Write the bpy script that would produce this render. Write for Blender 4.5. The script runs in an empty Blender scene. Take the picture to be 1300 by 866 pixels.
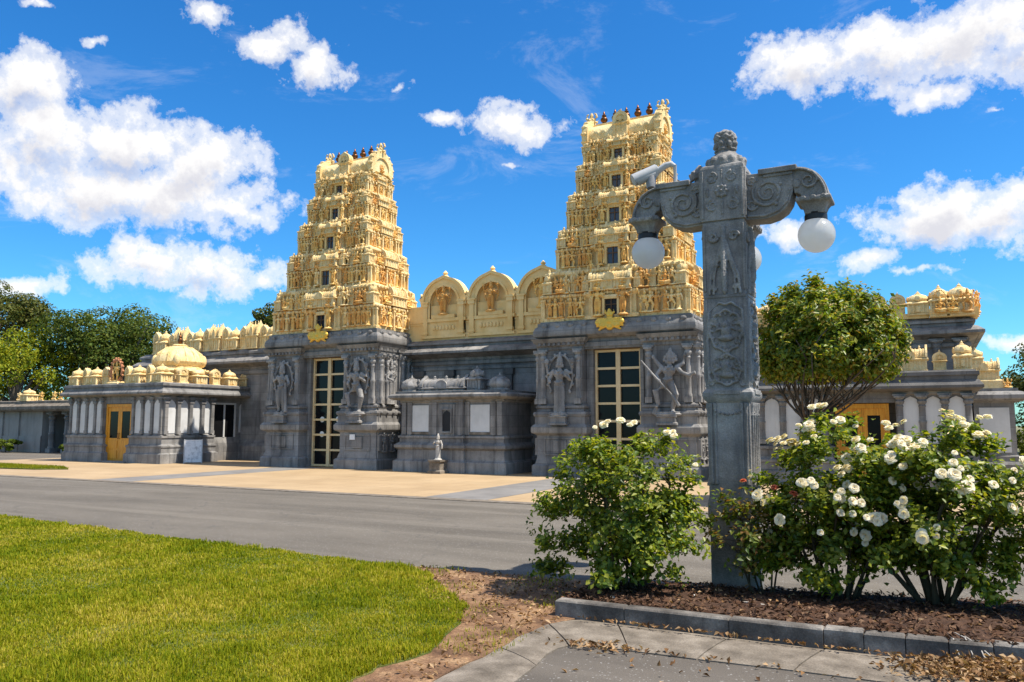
import bpy, bmesh, math, random
import numpy as np
from mathutils import Vector, Matrix, Euler
PI = math.pi
R = math.radians
random.seed(7)
SC = bpy.context.scene
COL = SC.collection

# ------------------------------------------------------------------ camera, sky, sun, exposure
cam_d = bpy.data.cameras.new("camera")
cam = bpy.data.objects.new("camera", cam_d)
COL.objects.link(cam)
cam.location = (0, 0, 1.6)
cam.rotation_euler = (R(90 + 5.99), 0, R(28.0))
cam_d.sensor_width = 36
cam_d.lens = 27.69
cam_d.clip_end = 2000
SC.camera = cam

SUN_AZ, SUN_EL = -9.0, 60.0        # degrees from +X towards the viewer, and above the horizon
sd = Vector((math.cos(R(SUN_EL)) * math.cos(R(SUN_AZ)), -math.cos(R(SUN_EL)) * math.sin(R(SUN_AZ)), math.sin(R(SUN_EL))))
sun_d = bpy.data.lights.new("sun", 'SUN')
sun_d.energy = 5.0
sun_d.angle = R(0.5)
sun_d.color = (1.0, 0.93, 0.82)
sun = bpy.data.objects.new("sun", sun_d)
COL.objects.link(sun)
sun.rotation_euler = sd.to_track_quat('Z', 'Y').to_euler()
sun.location = sd * 60

SC.view_settings.view_transform = 'Standard'
SC.view_settings.look = 'None'
SC.view_settings.exposure = 0.66
SC.view_settings.gamma = 1.0
SC.cycles.use_denoising = True
SC.cycles.max_bounces = 8
SC.cycles.transparent_max_bounces = 8


class NT:
    """small node-tree helper"""
    def __init__(self, tree):
        self.t = tree
    def n(self, typ, **kw):
        nd = self.t.nodes.new(typ)
        for k, v in kw.items():
            if k.startswith('in_'):
                nd.inputs[int(k[3:])].default_value = v
            else:
                setattr(nd, k, v)
        return nd
    def l(self, a, b):
        self.t.links.new(a, b)
    def math(self, op, a, b=None, c=None, clamp=False):
        nd = self.t.nodes.new('ShaderNodeMath')
        nd.operation = op
        nd.use_clamp = clamp
        for i, x in enumerate((a, b, c)):
            if x is None:
                continue
            if isinstance(x, (int, float)):
                nd.inputs[i].default_value = x
            else:
                self.l(x, nd.inputs[i])
        return nd.outputs[0]
    def mix(self, fac, a, b, blend='MIX'):
        nd = self.t.nodes.new('ShaderNodeMix')
        nd.data_type = 'RGBA'
        nd.blend_type = blend
        nd.clamp_factor = True
        for sock, x in ((nd.inputs['Factor'], fac), (nd.inputs[6], a), (nd.inputs[7], b)):
            if isinstance(x, (int, float)):
                sock.default_value = x
            elif isinstance(x, tuple):
                sock.default_value = x if len(x) == 4 else (*x, 1)
            else:
                self.l(x, sock)
        return nd.outputs[2]
    def ramp(self, fac, stops, interp='LINEAR'):
        nd = self.t.nodes.new('ShaderNodeValToRGB')
        nd.color_ramp.interpolation = interp
        els = nd.color_ramp.elements
        while len(els) > 1:
            els.remove(els[-1])
        for i, (p, c) in enumerate(stops):
            e = els[0] if i == 0 else els.new(p)
            e.position = p
            if isinstance(c, (int, float)):
                c = (c, c, c)
            e.color = (*c, 1)
        self.l(fac, nd.inputs[0])
        return nd.outputs[0]
    def noise(self, vec, scale, detail=4, rough=.55, dist=0.0):
        nd = self.t.nodes.new('ShaderNodeTexNoise')
        nd.inputs['Scale'].default_value = scale
        nd.inputs['Detail'].default_value = detail
        nd.inputs['Roughness'].default_value = rough
        nd.inputs['Distortion'].default_value = dist
        if vec is not None:
            self.l(vec, nd.inputs['Vector'])
        return nd


# clouds: azimuth (deg from +X), elevation (deg), half width, half height (rad), roll
CLOUDS = [(145.2, 15.1, .167, .048, 0), (149.3, 17.0, .084, .059, 0), (144.8, 18.2, .096, .039, 10), (140.4, 17.0, .082, .036, 20),
          (137.2, 14.7, .065, .026, 0), (151.3, 20.6, .061, .045, 0), (150.5, 21.2, .049, .033, 0), (140.1, 10.2, .111, .035, 4),
          (143.1, 10.8, .063, .023, 0), (136.0, 9.7, .057, .024, 0), (149.9, 8.6, .051, .024, 15), (140.0, 26.9, .039, .023, 0),
          (135.7, 25.4, .041, .029, 25), (132.9, 24.4, .046, .028, 15), (118.6, 21.3, .068, .027, 0), (124.2, 21.7, .038, .015, 0),
          (95.6, 23.5, .084, .042, -8), (91.3, 23.7, .094, .043, 0), (86.7, 23.9, .098, .049, 0), (83.0, 22.2, .071, .048, 0),
          (89.1, 21.2, .076, .025, 0), (88.6, 13.3, .104, .039, 0), (85.2, 12.9, .075, .038, 0), (92.9, 10.8, .045, .022, 0),
          (97.8, 13.3, .051, .024, 0), (85.2, 5.1, .051, .017, 0), (146.6, 24.3, .025, .008, 10), (126.3, 23.9, .024, .011, 20),
          (150.3, 25.1, .032, .006, 0), (90.6, 9.8, .062, .012, 0), (85.0, 19.5, .025, .008, 0), (118.6, 18.8, .029, .008, 0),
          (175, 18, .2, .06, 0), (55, 18, .2, .06, 0), (215, 58, .75, .40, 10), (310, 50, .6, .35, 0), (260, 22, .5, .12, 0)]  # large high clouds outside the view are added to whiten the ambient light

world = bpy.data.worlds.new("World")
SC.world = world
world.use_nodes = True
wt = world.node_tree
wt.nodes.clear()
W = NT(wt)
sky = W.n('ShaderNodeTexSky')
sky.sky_type = 'NISHITA'
sky.sun_disc = False
sky.sun_elevation = R(SUN_EL)
sky.sun_rotation = R(90 + SUN_AZ)
sky.air_density = 1.0
sky.dust_density = 0.3
sky.ozone_density = 3.0
tc = W.n('ShaderNodeTexCoord')
nrm = W.n('ShaderNodeVectorMath', operation='NORMALIZE')
W.l(tc.outputs['Generated'], nrm.inputs[0])
DIR = nrm.outputs[0]

def cloud_density(vec, amp=2.7):
    nz = W.noise(vec, 9, 5, .6)
    off = W.n('ShaderNodeVectorMath', operation='SUBTRACT')
    W.l(nz.outputs['Color'], off.inputs[0]); off.inputs[1].default_value = (.5, .5, .5)
    sc = W.n('ShaderNodeVectorMath', operation='SCALE')
    W.l(off.outputs[0], sc.inputs[0]); sc.inputs['Scale'].default_value = .075
    ad = W.n('ShaderNodeVectorMath', operation='ADD')
    W.l(vec, ad.inputs[0]); W.l(sc.outputs[0], ad.inputs[1])
    acc = None
    for az, el, w, h, roll in CLOUDS:
        thin = .42 if h < .0165 else (.22 if h < .0265 else 0.0)
        mp = W.n('ShaderNodeMapping', vector_type='TEXTURE')
        a, e = R(az), R(el)
        mp.inputs['Location'].default_value = (math.cos(e) * math.cos(a), math.cos(e) * math.sin(a), math.sin(e))
        mp.inputs['Rotation'].default_value = (R(-roll), -e, a)
        mp.inputs['Scale'].default_value = (.5, w, h)
        W.l(ad.outputs[0], mp.inputs['Vector'])
        ln = W.n('ShaderNodeVectorMath', operation='LENGTH')
        W.l(mp.outputs[0], ln.inputs[0])
        q_ = W.math('ADD', ln.outputs['Value'], thin) if thin else ln.outputs['Value']
        acc = q_ if acc is None else W.math('SMOOTH_MIN', acc, q_, .18)
    n1 = W.noise(vec, 24, 12, .66)
    d = W.math('SUBTRACT', 1.0, acc)
    d = W.math('MAXIMUM', d, -1.2)
    return W.math('MULTIPLY_ADD', W.math('SUBTRACT', n1.outputs['Fac'], .5), amp, W.math('MULTIPLY_ADD', d, 1.0, .02))

dens = cloud_density(DIR)
up = W.n('ShaderNodeVectorMath', operation='ADD')
W.l(DIR, up.inputs[0]); up.inputs[1].default_value = (.012, -.004, .022)
dens_up = cloud_density(up.outputs[0], 1.5)
cover = W.ramp(dens, [(-.25, 0.0), (.06, .14), (.34, .62), (.78, 1.0)], 'EASE')
shade = W.ramp(W.math('MULTIPLY_ADD', dens_up, .6, W.math('MULTIPLY', dens, .15)), [(.06, 1.0), (.36, .84), (.72, .22)], 'EASE')
# thin high veil
mpw = W.n('ShaderNodeMapping'); mpw.inputs['Scale'].default_value = (1.0, 1.0, 2.6)
W.l(DIR, mpw.inputs['Vector'])
veil = W.noise(mpw.outputs[0], 5.5, 9, .68, .6)
veil_f = W.ramp(veil.outputs['Fac'], [(.54, 0.0), (.68, .12), (.82, .3)], 'EASE')
cover = W.math('MAXIMUM', cover, veil_f)
ccol = W.mix(shade, (4.0, 4.05, 4.6), (6.7, 6.6, 6.45))
# the clear sky: deepen the blue as polarised, haze-free air does
gm = W.n('ShaderNodeGamma'); W.l(sky.outputs[0], gm.inputs[0]); gm.inputs[1].default_value = 1.0
hs = W.n('ShaderNodeHueSaturation'); hs.inputs['Saturation'].default_value = 1.28; hs.inputs['Value'].default_value = 1.0
W.l(gm.outputs[0], hs.inputs['Color'])
tint = W.mix(1.0, hs.outputs[0], (.46, .93, 1.16), 'MULTIPLY')
scol = W.mix(cover, tint, ccol)
bg = W.n('ShaderNodeBackground'); bg.inputs['Strength'].default_value = .105
W.l(scol, bg.inputs['Color'])
wo = W.n('ShaderNodeOutputWorld'); W.l(bg.outputs[0], wo.inputs[0])
world.cycles.sampling_method = 'MANUAL'
world.cycles.sample_map_resolution = 512

# ------------------------------------------------------------------ helpers
class MB:
    """collects geometry; build() links it as ONE mesh object"""
    def __init__(self):
        self.v = []; self.f = []
    def add(self, vs, fs, M=None):
        o = len(self.v)
        if M is not None:
            vs = [M @ Vector(p) for p in vs]
        self.v += [tuple(p) for p in vs]
        self.f += [tuple(i + o for i in q) for q in fs]
        return self
    def join(self, other, M=None):
        return self.add(other.v, other.f, M)
    def box(self, x0, x1, y0, y1, z0, z1, M=None):
        vs = [(x0, y0, z0), (x1, y0, z0), (x1, y1, z0), (x0, y1, z0), (x0, y0, z1), (x1, y0, z1), (x1, y1, z1), (x0, y1, z1)]
        fs = [(0, 3, 2, 1), (4, 5, 6, 7), (0, 1, 5, 4), (1, 2, 6, 5), (2, 3, 7, 6), (3, 0, 4, 7)]
        return self.add(vs, fs, M)
    def lathe(self, prof, c=(0, 0, 0), n=12, M=None, ph=0.0, sy=1.0):
        vs = []; fs = []
        for r, z in prof:
            for k in range(n):
                a = 2 * PI * k / n + ph
                vs.append((c[0] + r * math.cos(a), c[1] + sy * r * math.sin(a), c[2] + z))
        m = len(prof)
        for i in range(m - 1):
            for k in range(n):
                k2 = (k + 1) % n
                fs.append((i * n + k, i * n + k2, (i + 1) * n + k2, (i + 1) * n + k))
        fs.append(tuple(range(n - 1, -1, -1)))
        fs.append(tuple((m - 1) * n + k for k in range(n)))
        return self.add(vs, fs, M)
    def tube(self, pts, rads, n=8, M=None):
        pts = [Vector(p) for p in pts]
        vs = []; fs = []
        if isinstance(rads, (int, float)):
            rads = [rads] * len(pts)
        for i, p in enumerate(pts):
            t = (pts[min(i + 1, len(pts) - 1)] - pts[max(i - 1, 0)])
            t = t.normalized() if t.length > 1e-9 else Vector((0, 0, 1))
            a = Vector((0, 0, 1)) if abs(t.z) < .9 else Vector((1, 0, 0))
            u = t.cross(a).normalized(); w = t.cross(u)
            for k in range(n):
                q = 2 * PI * k / n
                vs.append(p + u * (rads[i] * math.cos(q)) + w * (rads[i] * math.sin(q)))
        for i in range(len(pts) - 1):
            for k in range(n):
                k2 = (k + 1) % n
                fs.append((i * n + k, i * n + k2, (i + 1) * n + k2, (i + 1) * n + k))
        fs.append(tuple(range(n - 1, -1, -1)))
        fs.append(tuple((len(pts) - 1) * n + k for k in range(n)))
        return self.add(vs, fs, M)
    def ell(self, c, r, n=10, M=None):
        if isinstance(r, (int, float)):
            r = (r, r, r)
        m = max(4, n * 2 // 3)
        vs = [(c[0], c[1], c[2] - r[2])]; fs = []
        for i in range(1, m):
            b = -PI / 2 + PI * i / m
            for k in range(n):
                a = 2 * PI * k / n
                vs.append((c[0] + r[0] * math.cos(b) * math.cos(a), c[1] + r[1] * math.cos(b) * math.sin(a), c[2] + r[2] * math.sin(b)))
        vs.append((c[0], c[1], c[2] + r[2]))
        for k in range(n):
            fs.append((0, 1 + (k + 1) % n, 1 + k))
        for i in range(m - 2):
            for k in range(n):
                k2 = (k + 1) % n
                fs.append((1 + i * n + k, 1 + i * n + k2, 1 + (i + 1) * n + k2, 1 + (i + 1) * n + k))
        T = len(vs) - 1; b0 = 1 + (m - 2) * n
        for k in range(n):
            fs.append((b0 + k, b0 + (k + 1) % n, T))
        return self.add(vs, fs, M)
    def prism(self, poly, a0, a1, axis='y', M=None):
        """outline (p,q) extruded along an axis: y -> (x,z) outline, x -> (y,z) outline, z -> (x,y) outline"""
        def pt(p, a):
            return {'y': (p[0], a, p[1]), 'x': (a, p[0], p[1]), 'z': (p[0], p[1], a)}[axis]
        n = len(poly)
        vs = [pt(p, a0) for p in poly] + [pt(p, a1) for p in poly]
        fs = [tuple(range(n)), tuple(range(2 * n - 1, n - 1, -1))]
        for k in range(n):
            k2 = (k + 1) % n
            fs.append((k, n + k, n + k2, k2))
        return self.add(vs, fs, M)
    def ring(self, outer, inner, a0, a1, axis='y', closed=False, M=None):
        """band between two outlines of equal point count, extruded"""
        def pt(p, a):
            return {'y': (p[0], a, p[1]), 'x': (a, p[0], p[1]), 'z': (p[0], p[1], a)}[axis]
        n = len(outer)
        vs = [pt(p, a0) for p in outer] + [pt(p, a0) for p in inner] + [pt(p, a1) for p in outer] + [pt(p, a1) for p in inner]
        fs = []
        for k in range(n if closed else n - 1):
            k2 = (k + 1) % n
            fs += [(k, k2, n + k2, n + k), (2 * n + k2, 2 * n + k, 3 * n + k, 3 * n + k2),
                   (k, 2 * n + k, 2 * n + k2, k2), (n + k, n + k2, 3 * n + k2, 3 * n + k)]
        if not closed:
            fs += [(0, n, 3 * n, 2 * n), (n - 1, 3 * n - 1, 4 * n - 1, 2 * n - 1)]
        return self.add(vs, fs, M)
    def sweep(self, poly, prof, M=None, top=True):
        """mouldings: a counter-clockwise footprint offset outwards through (offset, z) steps"""
        n = len(poly)
        offs = []
        for i in range(n):
            p0, p1, p2 = Vector(poly[i - 1]), Vector(poly[i]), Vector(poly[(i + 1) % n])
            d1 = (p1 - p0).normalized(); d2 = (p2 - p1).normalized()
            n1 = Vector((d1.y, -d1.x)); n2 = Vector((d2.y, -d2.x))
            offs.append((n1 + n2) / max(.25, 1 + n1.dot(n2)))
        vs = []; fs = []
        for o, z in prof:
            for p, d in zip(poly, offs):
                vs.append((p[0] + d.x * o, p[1] + d.y * o, z))
        for i in range(len(prof) - 1):
            for k in range(n):
                k2 = (k + 1) % n
                fs.append((i * n + k, i * n + k2, (i + 1) * n + k2, (i + 1) * n + k))
        fs.append(tuple(range(n - 1, -1, -1)))
        fs.append(tuple((len(prof) - 1) * n + k for k in range(n)))
        return self.add(vs, fs, M)
    def mesh(self, name, mat=None, smooth=None):
        me = bpy.data.meshes.new(name)
        me.from_pydata(self.v, [], self.f)
        if mat is not None:
            me.materials.append(mat)
        if smooth is not None:
            me.polygons.foreach_set('use_smooth', [True] * len(me.polygons))
            if smooth < 179:
                me.set_sharp_from_angle(angle=R(smooth))
        me.update()
        return me
    def build(self, name, mat, parent=None, smooth=None, loc=None, fix=True):
        me = self.mesh(name, mat, smooth)
        if fix:
            bm = bmesh.new(); bm.from_mesh(me)
            bmesh.ops.recalc_face_normals(bm, faces=bm.faces)
            bm.to_mesh(me); bm.free()
        return put(name, me, parent, loc)


def put(name, me, parent=None, loc=None, rz=0.0, sc=None):
    o = bpy.data.objects.new(name, me)
    COL.objects.link(o)
    if parent is not None:
        o.parent = parent
    if loc is not None:
        o.location = loc
    if rz:
        o.rotation_euler = (0, 0, rz)
    if sc is not None:
        o.scale = (sc, sc, sc) if isinstance(sc, (int, float)) else sc
    return o

def thing(name, label, cat, loc=(0, 0, 0), rz=0.0, group=None):
    o = bpy.data.objects.new(name, None)
    COL.objects.link(o)
    o.empty_display_size = .2
    o.location = loc; o.rotation_euler = (0, 0, rz)
    return tag(o, label, cat, group)

def tag(o, label, cat, group=None, kind=None):
    o['label'] = label; o['category'] = cat
    if group: o['group'] = group
    if kind: o['kind'] = kind
    return o

def struct(o, label, cat):
    return tag(o, label, cat, kind='structure')

def rect(x0, x1, y0, y1):
    return [(x0, y0), (x1, y0), (x1, y1), (x0, y1)]

def remesh(mb, voxel, mat, name, smooth=2, displace=None):
    """union of overlapping pieces into one continuous carved surface"""
    me = mb.mesh('temp_piece')
    o = bpy.data.objects.new('temp_piece', me)
    COL.objects.link(o)
    m = o.modifiers.new('r', 'REMESH'); m.mode = 'VOXEL'; m.voxel_size = voxel; m.use_smooth_shade = True
    if smooth:
        s = o.modifiers.new('s', 'SMOOTH'); s.iterations = smooth; s.factor = .5
    if displace:
        tx = bpy.data.textures.new('carving', 'CLOUDS'); tx.noise_scale = displace[1]; tx.noise_depth = 2
        d = o.modifiers.new('d', 'DISPLACE'); d.texture = tx; d.strength = displace[0]; d.mid_level = .5; d.texture_coords = 'LOCAL'
    dg = bpy.context.evaluated_depsgraph_get()
    out = bpy.data.meshes.new_from_object(o.evaluated_get(dg))
    out.name = name
    bpy.data.objects.remove(o); bpy.data.meshes.remove(me)
    out.materials.clear()
    out.materials.append(mat)
    out.polygons.foreach_set('use_smooth', [True] * len(out.polygons))
    return out

# ------------------------------------------------------------------ materials
def new_mat(name):
    m = bpy.data.materials.new(name)
    m.use_nodes = True
    t = m.node_tree
    b = t.nodes['Principled BSDF']
    return m, NT(t), b

def surface(name, cols, scale=3.0, rough=.8, bump=0.0, bump_scale=30, fine=.25, streak=None, metallic=0.0, spec=.3, coords='Object', stretch=(1, 1, 1), dist=.02, blocks=None):
    """noise-mottled surface: cols = 2-4 base colours along one fractal noise; fine grain; optional vertical stains"""
    m, N, b = new_mat(name)
    tcn = N.n('ShaderNodeTexCoord')
    vec = tcn.outputs[coords]
    mp = N.n('ShaderNodeMapping'); mp.inputs['Scale'].default_value = stretch
    N.l(vec, mp.inputs['Vector'])
    n1 = N.noise(mp.outputs[0], scale, 8, .62)
    k = len(cols)
    c = N.ramp(n1.outputs['Fac'], [(.32 + .36 * i / max(1, k - 1), col) for i, col in enumerate(cols)])
    if fine:
        n2 = N.noise(vec, bump_scale * 2.2, 4, .7)
        g = N.ramp(n2.outputs['Fac'], [(.3, 1 - fine), (.7, 1 + fine)])
        c = N.mix(1.0, c, g, 'MULTIPLY')
    if streak:
        mp2 = N.n('ShaderNodeMapping'); mp2.inputs['Scale'].default_value = (5, 5, .35)
        N.l(vec, mp2.inputs['Vector'])
        n3 = N.noise(mp2.outputs[0], 1.0, 5, .6)
        f = N.ramp(n3.outputs['Fac'], [(.5, 0.0), (.72, streak[1])])
        c = N.mix(f, c, streak[0])
    if blocks:
        sx_ = N.n('ShaderNodeSeparateXYZ'); N.l(vec, sx_.inputs[0])
        cb = N.n('ShaderNodeCombineXYZ'); N.l(N.math('ADD', sx_.outputs[0], sx_.outputs[1]), cb.inputs[0]); N.l(sx_.outputs[2], cb.inputs[1])
        br = N.n('ShaderNodeTexBrick'); br.offset = .5
        br.inputs['Scale'].default_value = 1.0; br.inputs['Mortar Size'].default_value = .006; br.inputs['Mortar Smooth'].default_value = .4
        br.inputs['Brick Width'].default_value = blocks[0]; br.inputs['Row Height'].default_value = blocks[1]
        br.inputs['Color1'].default_value = (1.12, 1.12, 1.11, 1); br.inputs['Color2'].default_value = (.84, .84, .85, 1); br.inputs['Mortar'].default_value = (.5, .49, .48, 1)
        N.l(cb.outputs[0], br.inputs['Vector'])
        c = N.mix(1.0, c, br.outputs['Color'], 'MULTIPLY')
    N.l(c, b.inputs['Base Color'])
    b.inputs['Roughness'].default_value = rough
    b.inputs['Metallic'].default_value = metallic
    b.inputs['Specular IOR Level'].default_value = spec
    if bump:
        n4 = N.noise(vec, bump_scale, 6, .65)
        bp = N.n('ShaderNodeBump'); bp.inputs['Strength'].default_value = bump; bp.inputs['Distance'].default_value = dist
        N.l(n4.outputs['Fac'], bp.inputs['Height']); N.l(bp.outputs[0], b.inputs['Normal'])
    return m

M = {}
M['cream'] = surface('cream_paint', [(.66, .43, .16), (.80, .59, .28), (.85, .69, .39)], 2.6, .7, .9, 15, .10, ((.46, .30, .11), .5), spec=.25, dist=.035)
M['cream_wall'] = surface('yellow_cream_wall', [(.74, .48, .18), (.80, .57, .25), (.84, .63, .32)], 1.4, .7, .15, 20, .06, ((.55, .36, .12), .4), spec=.25)
M['ochre'] = surface('ochre_figure_paint', [(.62, .28, .055), (.76, .43, .11), (.82, .60, .27)], 3.5, .6, .2, 28, .12, spec=.3)
M['ochre_trim'] = surface('ochre_trim_paint', [(.62, .30, .06), (.76, .45, .13), (.82, .60, .27)], 3.5, .6, .2, 28, .12, spec=.3)
M['gold'] = surface('gold_paint', [(.72, .42, .05), (.80, .50, .08)], 6, .35, .1, 30, .08, metallic=.35, spec=.5)
M['bronze'] = surface('dark_copper', [(.10, .035, .012), (.20, .085, .03)], 6, .38, .1, 30, .1, metallic=.75)
M['stone'] = surface('grey_granite', [(.14, .132, .125), (.21, .20, .188), (.285, .27, .254)], 1.6, .72, .35, 26, .22, ((.05, .047, .044), .75), spec=.35, blocks=(1.1, .37))
M['stone_carved'] = surface('carved_granite', [(.16, .151, .14), (.26, .246, .23), (.36, .342, .32)], 3.2, .7, .4, 30, .22, ((.05, .047, .044), .7), spec=.35)
M['stone_dark'] = surface('dark_granite', [(.085, .08, .076), (.125, .118, .112), (.17, .162, .152)], 1.4, .7, .3, 26, .22, ((.035, .034, .032), .7), spec=.35, blocks=(1.3, .42))
M['stone_lamp'] = surface('carved_grey_stone', [(.135, .128, .12), (.235, .222, .208), (.36, .342, .318)], 3.0, .75, .7, 34, .28, ((.05, .052, .055), .7), spec=.3, dist=.012)
M['white_wall'] = surface('white_render', [(.50, .495, .48), (.58, .575, .56), (.63, .625, .61)], 1.8, .75, .08, 30, .04, ((.38, .37, .35), .35))
M['door_yellow'] = surface('yellow_varnished_wood', [(.44, .17, .012), (.62, .27, .02), (.74, .36, .035)], 2.6, .45, .15, 30, .12, spec=.4, stretch=(8, 8, .6))
M['brown_wood'] = surface('brown_timber', [(.09, .045, .02), (.16, .085, .04)], 2.0, .6, .1, 30, .1, stretch=(8, 8, .6))
M['gold_frame'] = surface('gilded_frame', [(.66, .46, .22), (.76, .57, .31)], 4, .35, .05, 30, .06, metallic=0.0, spec=.5)
M['glass_dark'] = surface('dark_glass', [(.006, .006, .007), (.012, .012, .013)], .8, .12, 0, 30, 0, spec=.16)
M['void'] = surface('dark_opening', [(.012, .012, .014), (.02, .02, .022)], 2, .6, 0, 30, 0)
M['window_glass'] = surface('grey_window_glass', [(.05, .05, .055), (.09, .09, .095)], 3, .15, 0, 30, 0, spec=.5)
M['paper'] = surface('white_paper', [(.70, .70, .69), (.78, .78, .77)], 4, .6, 0, 30, .03)
M['globe'] = surface('opal_glass', [(.80, .80, .79), (.84, .84, .83)], 3, .18, 0, 30, .02, spec=.5)
_g = NT(M['globe'].node_tree); _t = _g.n('ShaderNodeBsdfTranslucent'); _t.inputs['Color'].default_value = (.85, .85, .84, 1)
_x = _g.n('ShaderNodeMixShader'); _x.inputs[0].default_value = .68; M['globe'].node_tree.nodes['Principled BSDF'].inputs['Coat Weight'].default_value = 1.0; M['globe'].node_tree.nodes['Principled BSDF'].inputs['Coat Roughness'].default_value = .06
_g.l(M['globe'].node_tree.nodes['Principled BSDF'].outputs[0], _x.inputs[1]); _g.l(_t.outputs[0], _x.inputs[2])
_g.l(_x.outputs[0], [n for n in M['globe'].node_tree.nodes if n.type == 'OUTPUT_MATERIAL'][0].inputs['Surface'])
M['black_metal'] = surface('black_metal', [(.012, .012, .013), (.03, .03, .03)], 6, .45, .05, 30, .1)
M['camera_white'] = surface('off_white_plastic', [(.38, .38, .38), (.47, .47, .46)], 4, .4, .02, 30, .05, spec=.4)
M['grey_metal'] = surface('weathered_grey_metal', [(.16, .165, .17), (.26, .26, .265)], 8, .45, .1, 30, .15, spec=.4)
M['bark'] = surface('bark', [(.05, .035, .024), (.10, .075, .055), (.15, .12, .09)], 5, .9, .7, 30, .3, stretch=(3, 3, .6))
M['cane'] = surface('green_brown_cane', [(.045, .04, .02), (.09, .065, .035)], 6, .8, .3, 40, .2)
M['trunk_far'] = surface('pale_bark', [(.10, .085, .07), (.2, .17, .14)], 2, .9, .3, 10, .2)
M['concrete'] = surface('weathered_concrete', [(.10, .082, .062), (.17, .142, .11), (.25, .213, .17)], 4.5, .9, .6, 40, .32, dist=.01)
M['kerb_block'] = surface('kerb_block_concrete', [(.045, .04, .035), (.12, .108, .095), (.27, .247, .217)], 3.0, .9, .6, 36, .3, dist=.012)
M['annexe_wall'] = surface('annexe_render', [(.26, .24, .215), (.33, .31, .28)], 1.2, .8, .1, 30, .08, ((.15, .135, .12), .5))
M['concrete_pale'] = surface('bleached_wood', [(.36, .33, .29), (.52, .49, .44)], 12, .8, .1, 40, .1)
M['dusty_orange'] = surface('rust_orange_paint', [(.36, .13, .05), (.55, .25, .12)], 5, .6, .1, 30, .1)

def asphalt(name, c0, c1, worn, big=.35, tracks=False):
    m, N, b = new_mat(name)
    tcn = N.n('ShaderNodeTexCoord'); vec = tcn.outputs['Object']
    mp = N.n('ShaderNodeMapping'); mp.inputs['Scale'].default_value = (.35, 1.0, 1)
    N.l(vec, mp.inputs['Vector'])
    n1 = N.noise(mp.outputs[0], big * 2, 7, .6)
    c = N.ramp(n1.outputs['Fac'], [(.35, c0), (.65, c1)])
    mp2 = N.n('ShaderNodeMapping'); mp2.inputs['Scale'].default_value = (.09, 1.6, 1); mp2.inputs['Rotation'].default_value = (0, 0, R(-3))
    N.l(vec, mp2.inputs['Vector'])
    n3 = N.noise(mp2.outputs[0], 1.0, 5, .6)
    c = N.mix(N.ramp(n3.outputs['Fac'], [(.5, 0.0), (.68, .55)]), c, worn)
    n2 = N.noise(vec, 130, 3, .8)
    vo = N.n('ShaderNodeTexVoronoi'); vo.inputs['Scale'].default_value = 95; N.l(vec, vo.inputs['Vector'])
    g = N.ramp(n2.outputs['Fac'], [(.3, .72), (.7, 1.28)])
    c = N.mix(1.0, c, g, 'MULTIPLY')
    sp = N.ramp(vo.outputs['Color'], [(.86, 0.0), (.9, .5)])
    c = N.mix(sp, c, (.40, .39, .37))
    # hairline cracks
    nz = N.noise(vec, 1.2, 4, .6)
    wv = N.n('ShaderNodeVectorMath', operation='ADD'); N.l(vec, wv.inputs[0])
    sc = N.n('ShaderNodeVectorMath', operation='SCALE'); N.l(nz.outputs['Color'], sc.inputs[0]); sc.inputs['Scale'].default_value = 1.4
    N.l(sc.outputs[0], wv.inputs[1])
    v2 = N.n('ShaderNodeTexVoronoi'); v2.feature = 'DISTANCE_TO_EDGE'; v2.inputs['Scale'].default_value = .33
    N.l(wv.outputs[0], v2.inputs['Vector'])
    cr = N.ramp(v2.outputs['Distance'], [(.0, .55), (.006, 0.0)])
    c = N.mix(cr, c, (.06, .058, .056))
    N.l(c, b.inputs['Base Color'])
    b.inputs['Roughness'].default_value = .9; b.inputs['Specular IOR Level'].default_value = .25
    bp = N.n('ShaderNodeBump'); bp.inputs['Strength'].default_value = .6; bp.inputs['Distance'].default_value = .006
    N.l(n2.outputs['Fac'], bp.inputs['Height']); N.l(bp.outputs[0], b.inputs['Normal'])
    return m
M['asphalt'] = asphalt('road_asphalt', (.098, .085, .068), (.145, .127, .103), (.185, .163, .132))
M['asphalt_park'] = asphalt('car_park_asphalt', (.085, .073, .060), (.118, .102, .085), (.15, .13, .108))

def paving():
    m, N, b = new_mat('tan_paving')
    tcn = N.n('ShaderNodeTexCoord'); vec = tcn.outputs['Object']
    n1 = N.noise(vec, .5, 7, .6)
    c = N.ramp(n1.outputs['Fac'], [(.3, (.345, .236, .124)), (.5, (.395, .278, .153)), (.7, (.44, .316, .18))])
    br = N.n('ShaderNodeTexBrick'); br.offset = .5
    br.inputs['Scale'].default_value = 1.0; br.inputs['Mortar Size'].default_value = .014
    br.inputs['Brick Width'].default_value = 1.2; br.inputs['Row Height'].default_value = .9
    br.inputs['Color1'].default_value = (1, 1, 1, 1); br.inputs['Color2'].default_value = (.90, .90, .89, 1); br.inputs['Mortar'].default_value = (.7, .68, .66, 1)
    N.l(vec, br.inputs['Vector'])
    c = N.mix(1.0, c, br.outputs['Color'], 'MULTIPLY')
    n2 = N.noise(vec, 40, 4, .7)
    c = N.mix(1.0, c, N.ramp(n2.outputs['Fac'], [(.3, .9), (.7, 1.1)]), 'MULTIPLY')
    n3 = N.noise(vec, 1.7, 6, .7)
    c = N.mix(N.ramp(n3.outputs['Fac'], [(.6, 0.0), (.78, .35)]), c, (.33, .27, .2))
    N.l(c, b.inputs['Base Color']); b.inputs['Roughness'].default_value = .75
    return m
M['paving'] = paving()
M['paving_grey'] = surface('grey_paving', [(.15, .142, .132), (.19, .18, .168), (.23, .217, .20)], 1.2, .8, .1, 40, .1)

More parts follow.
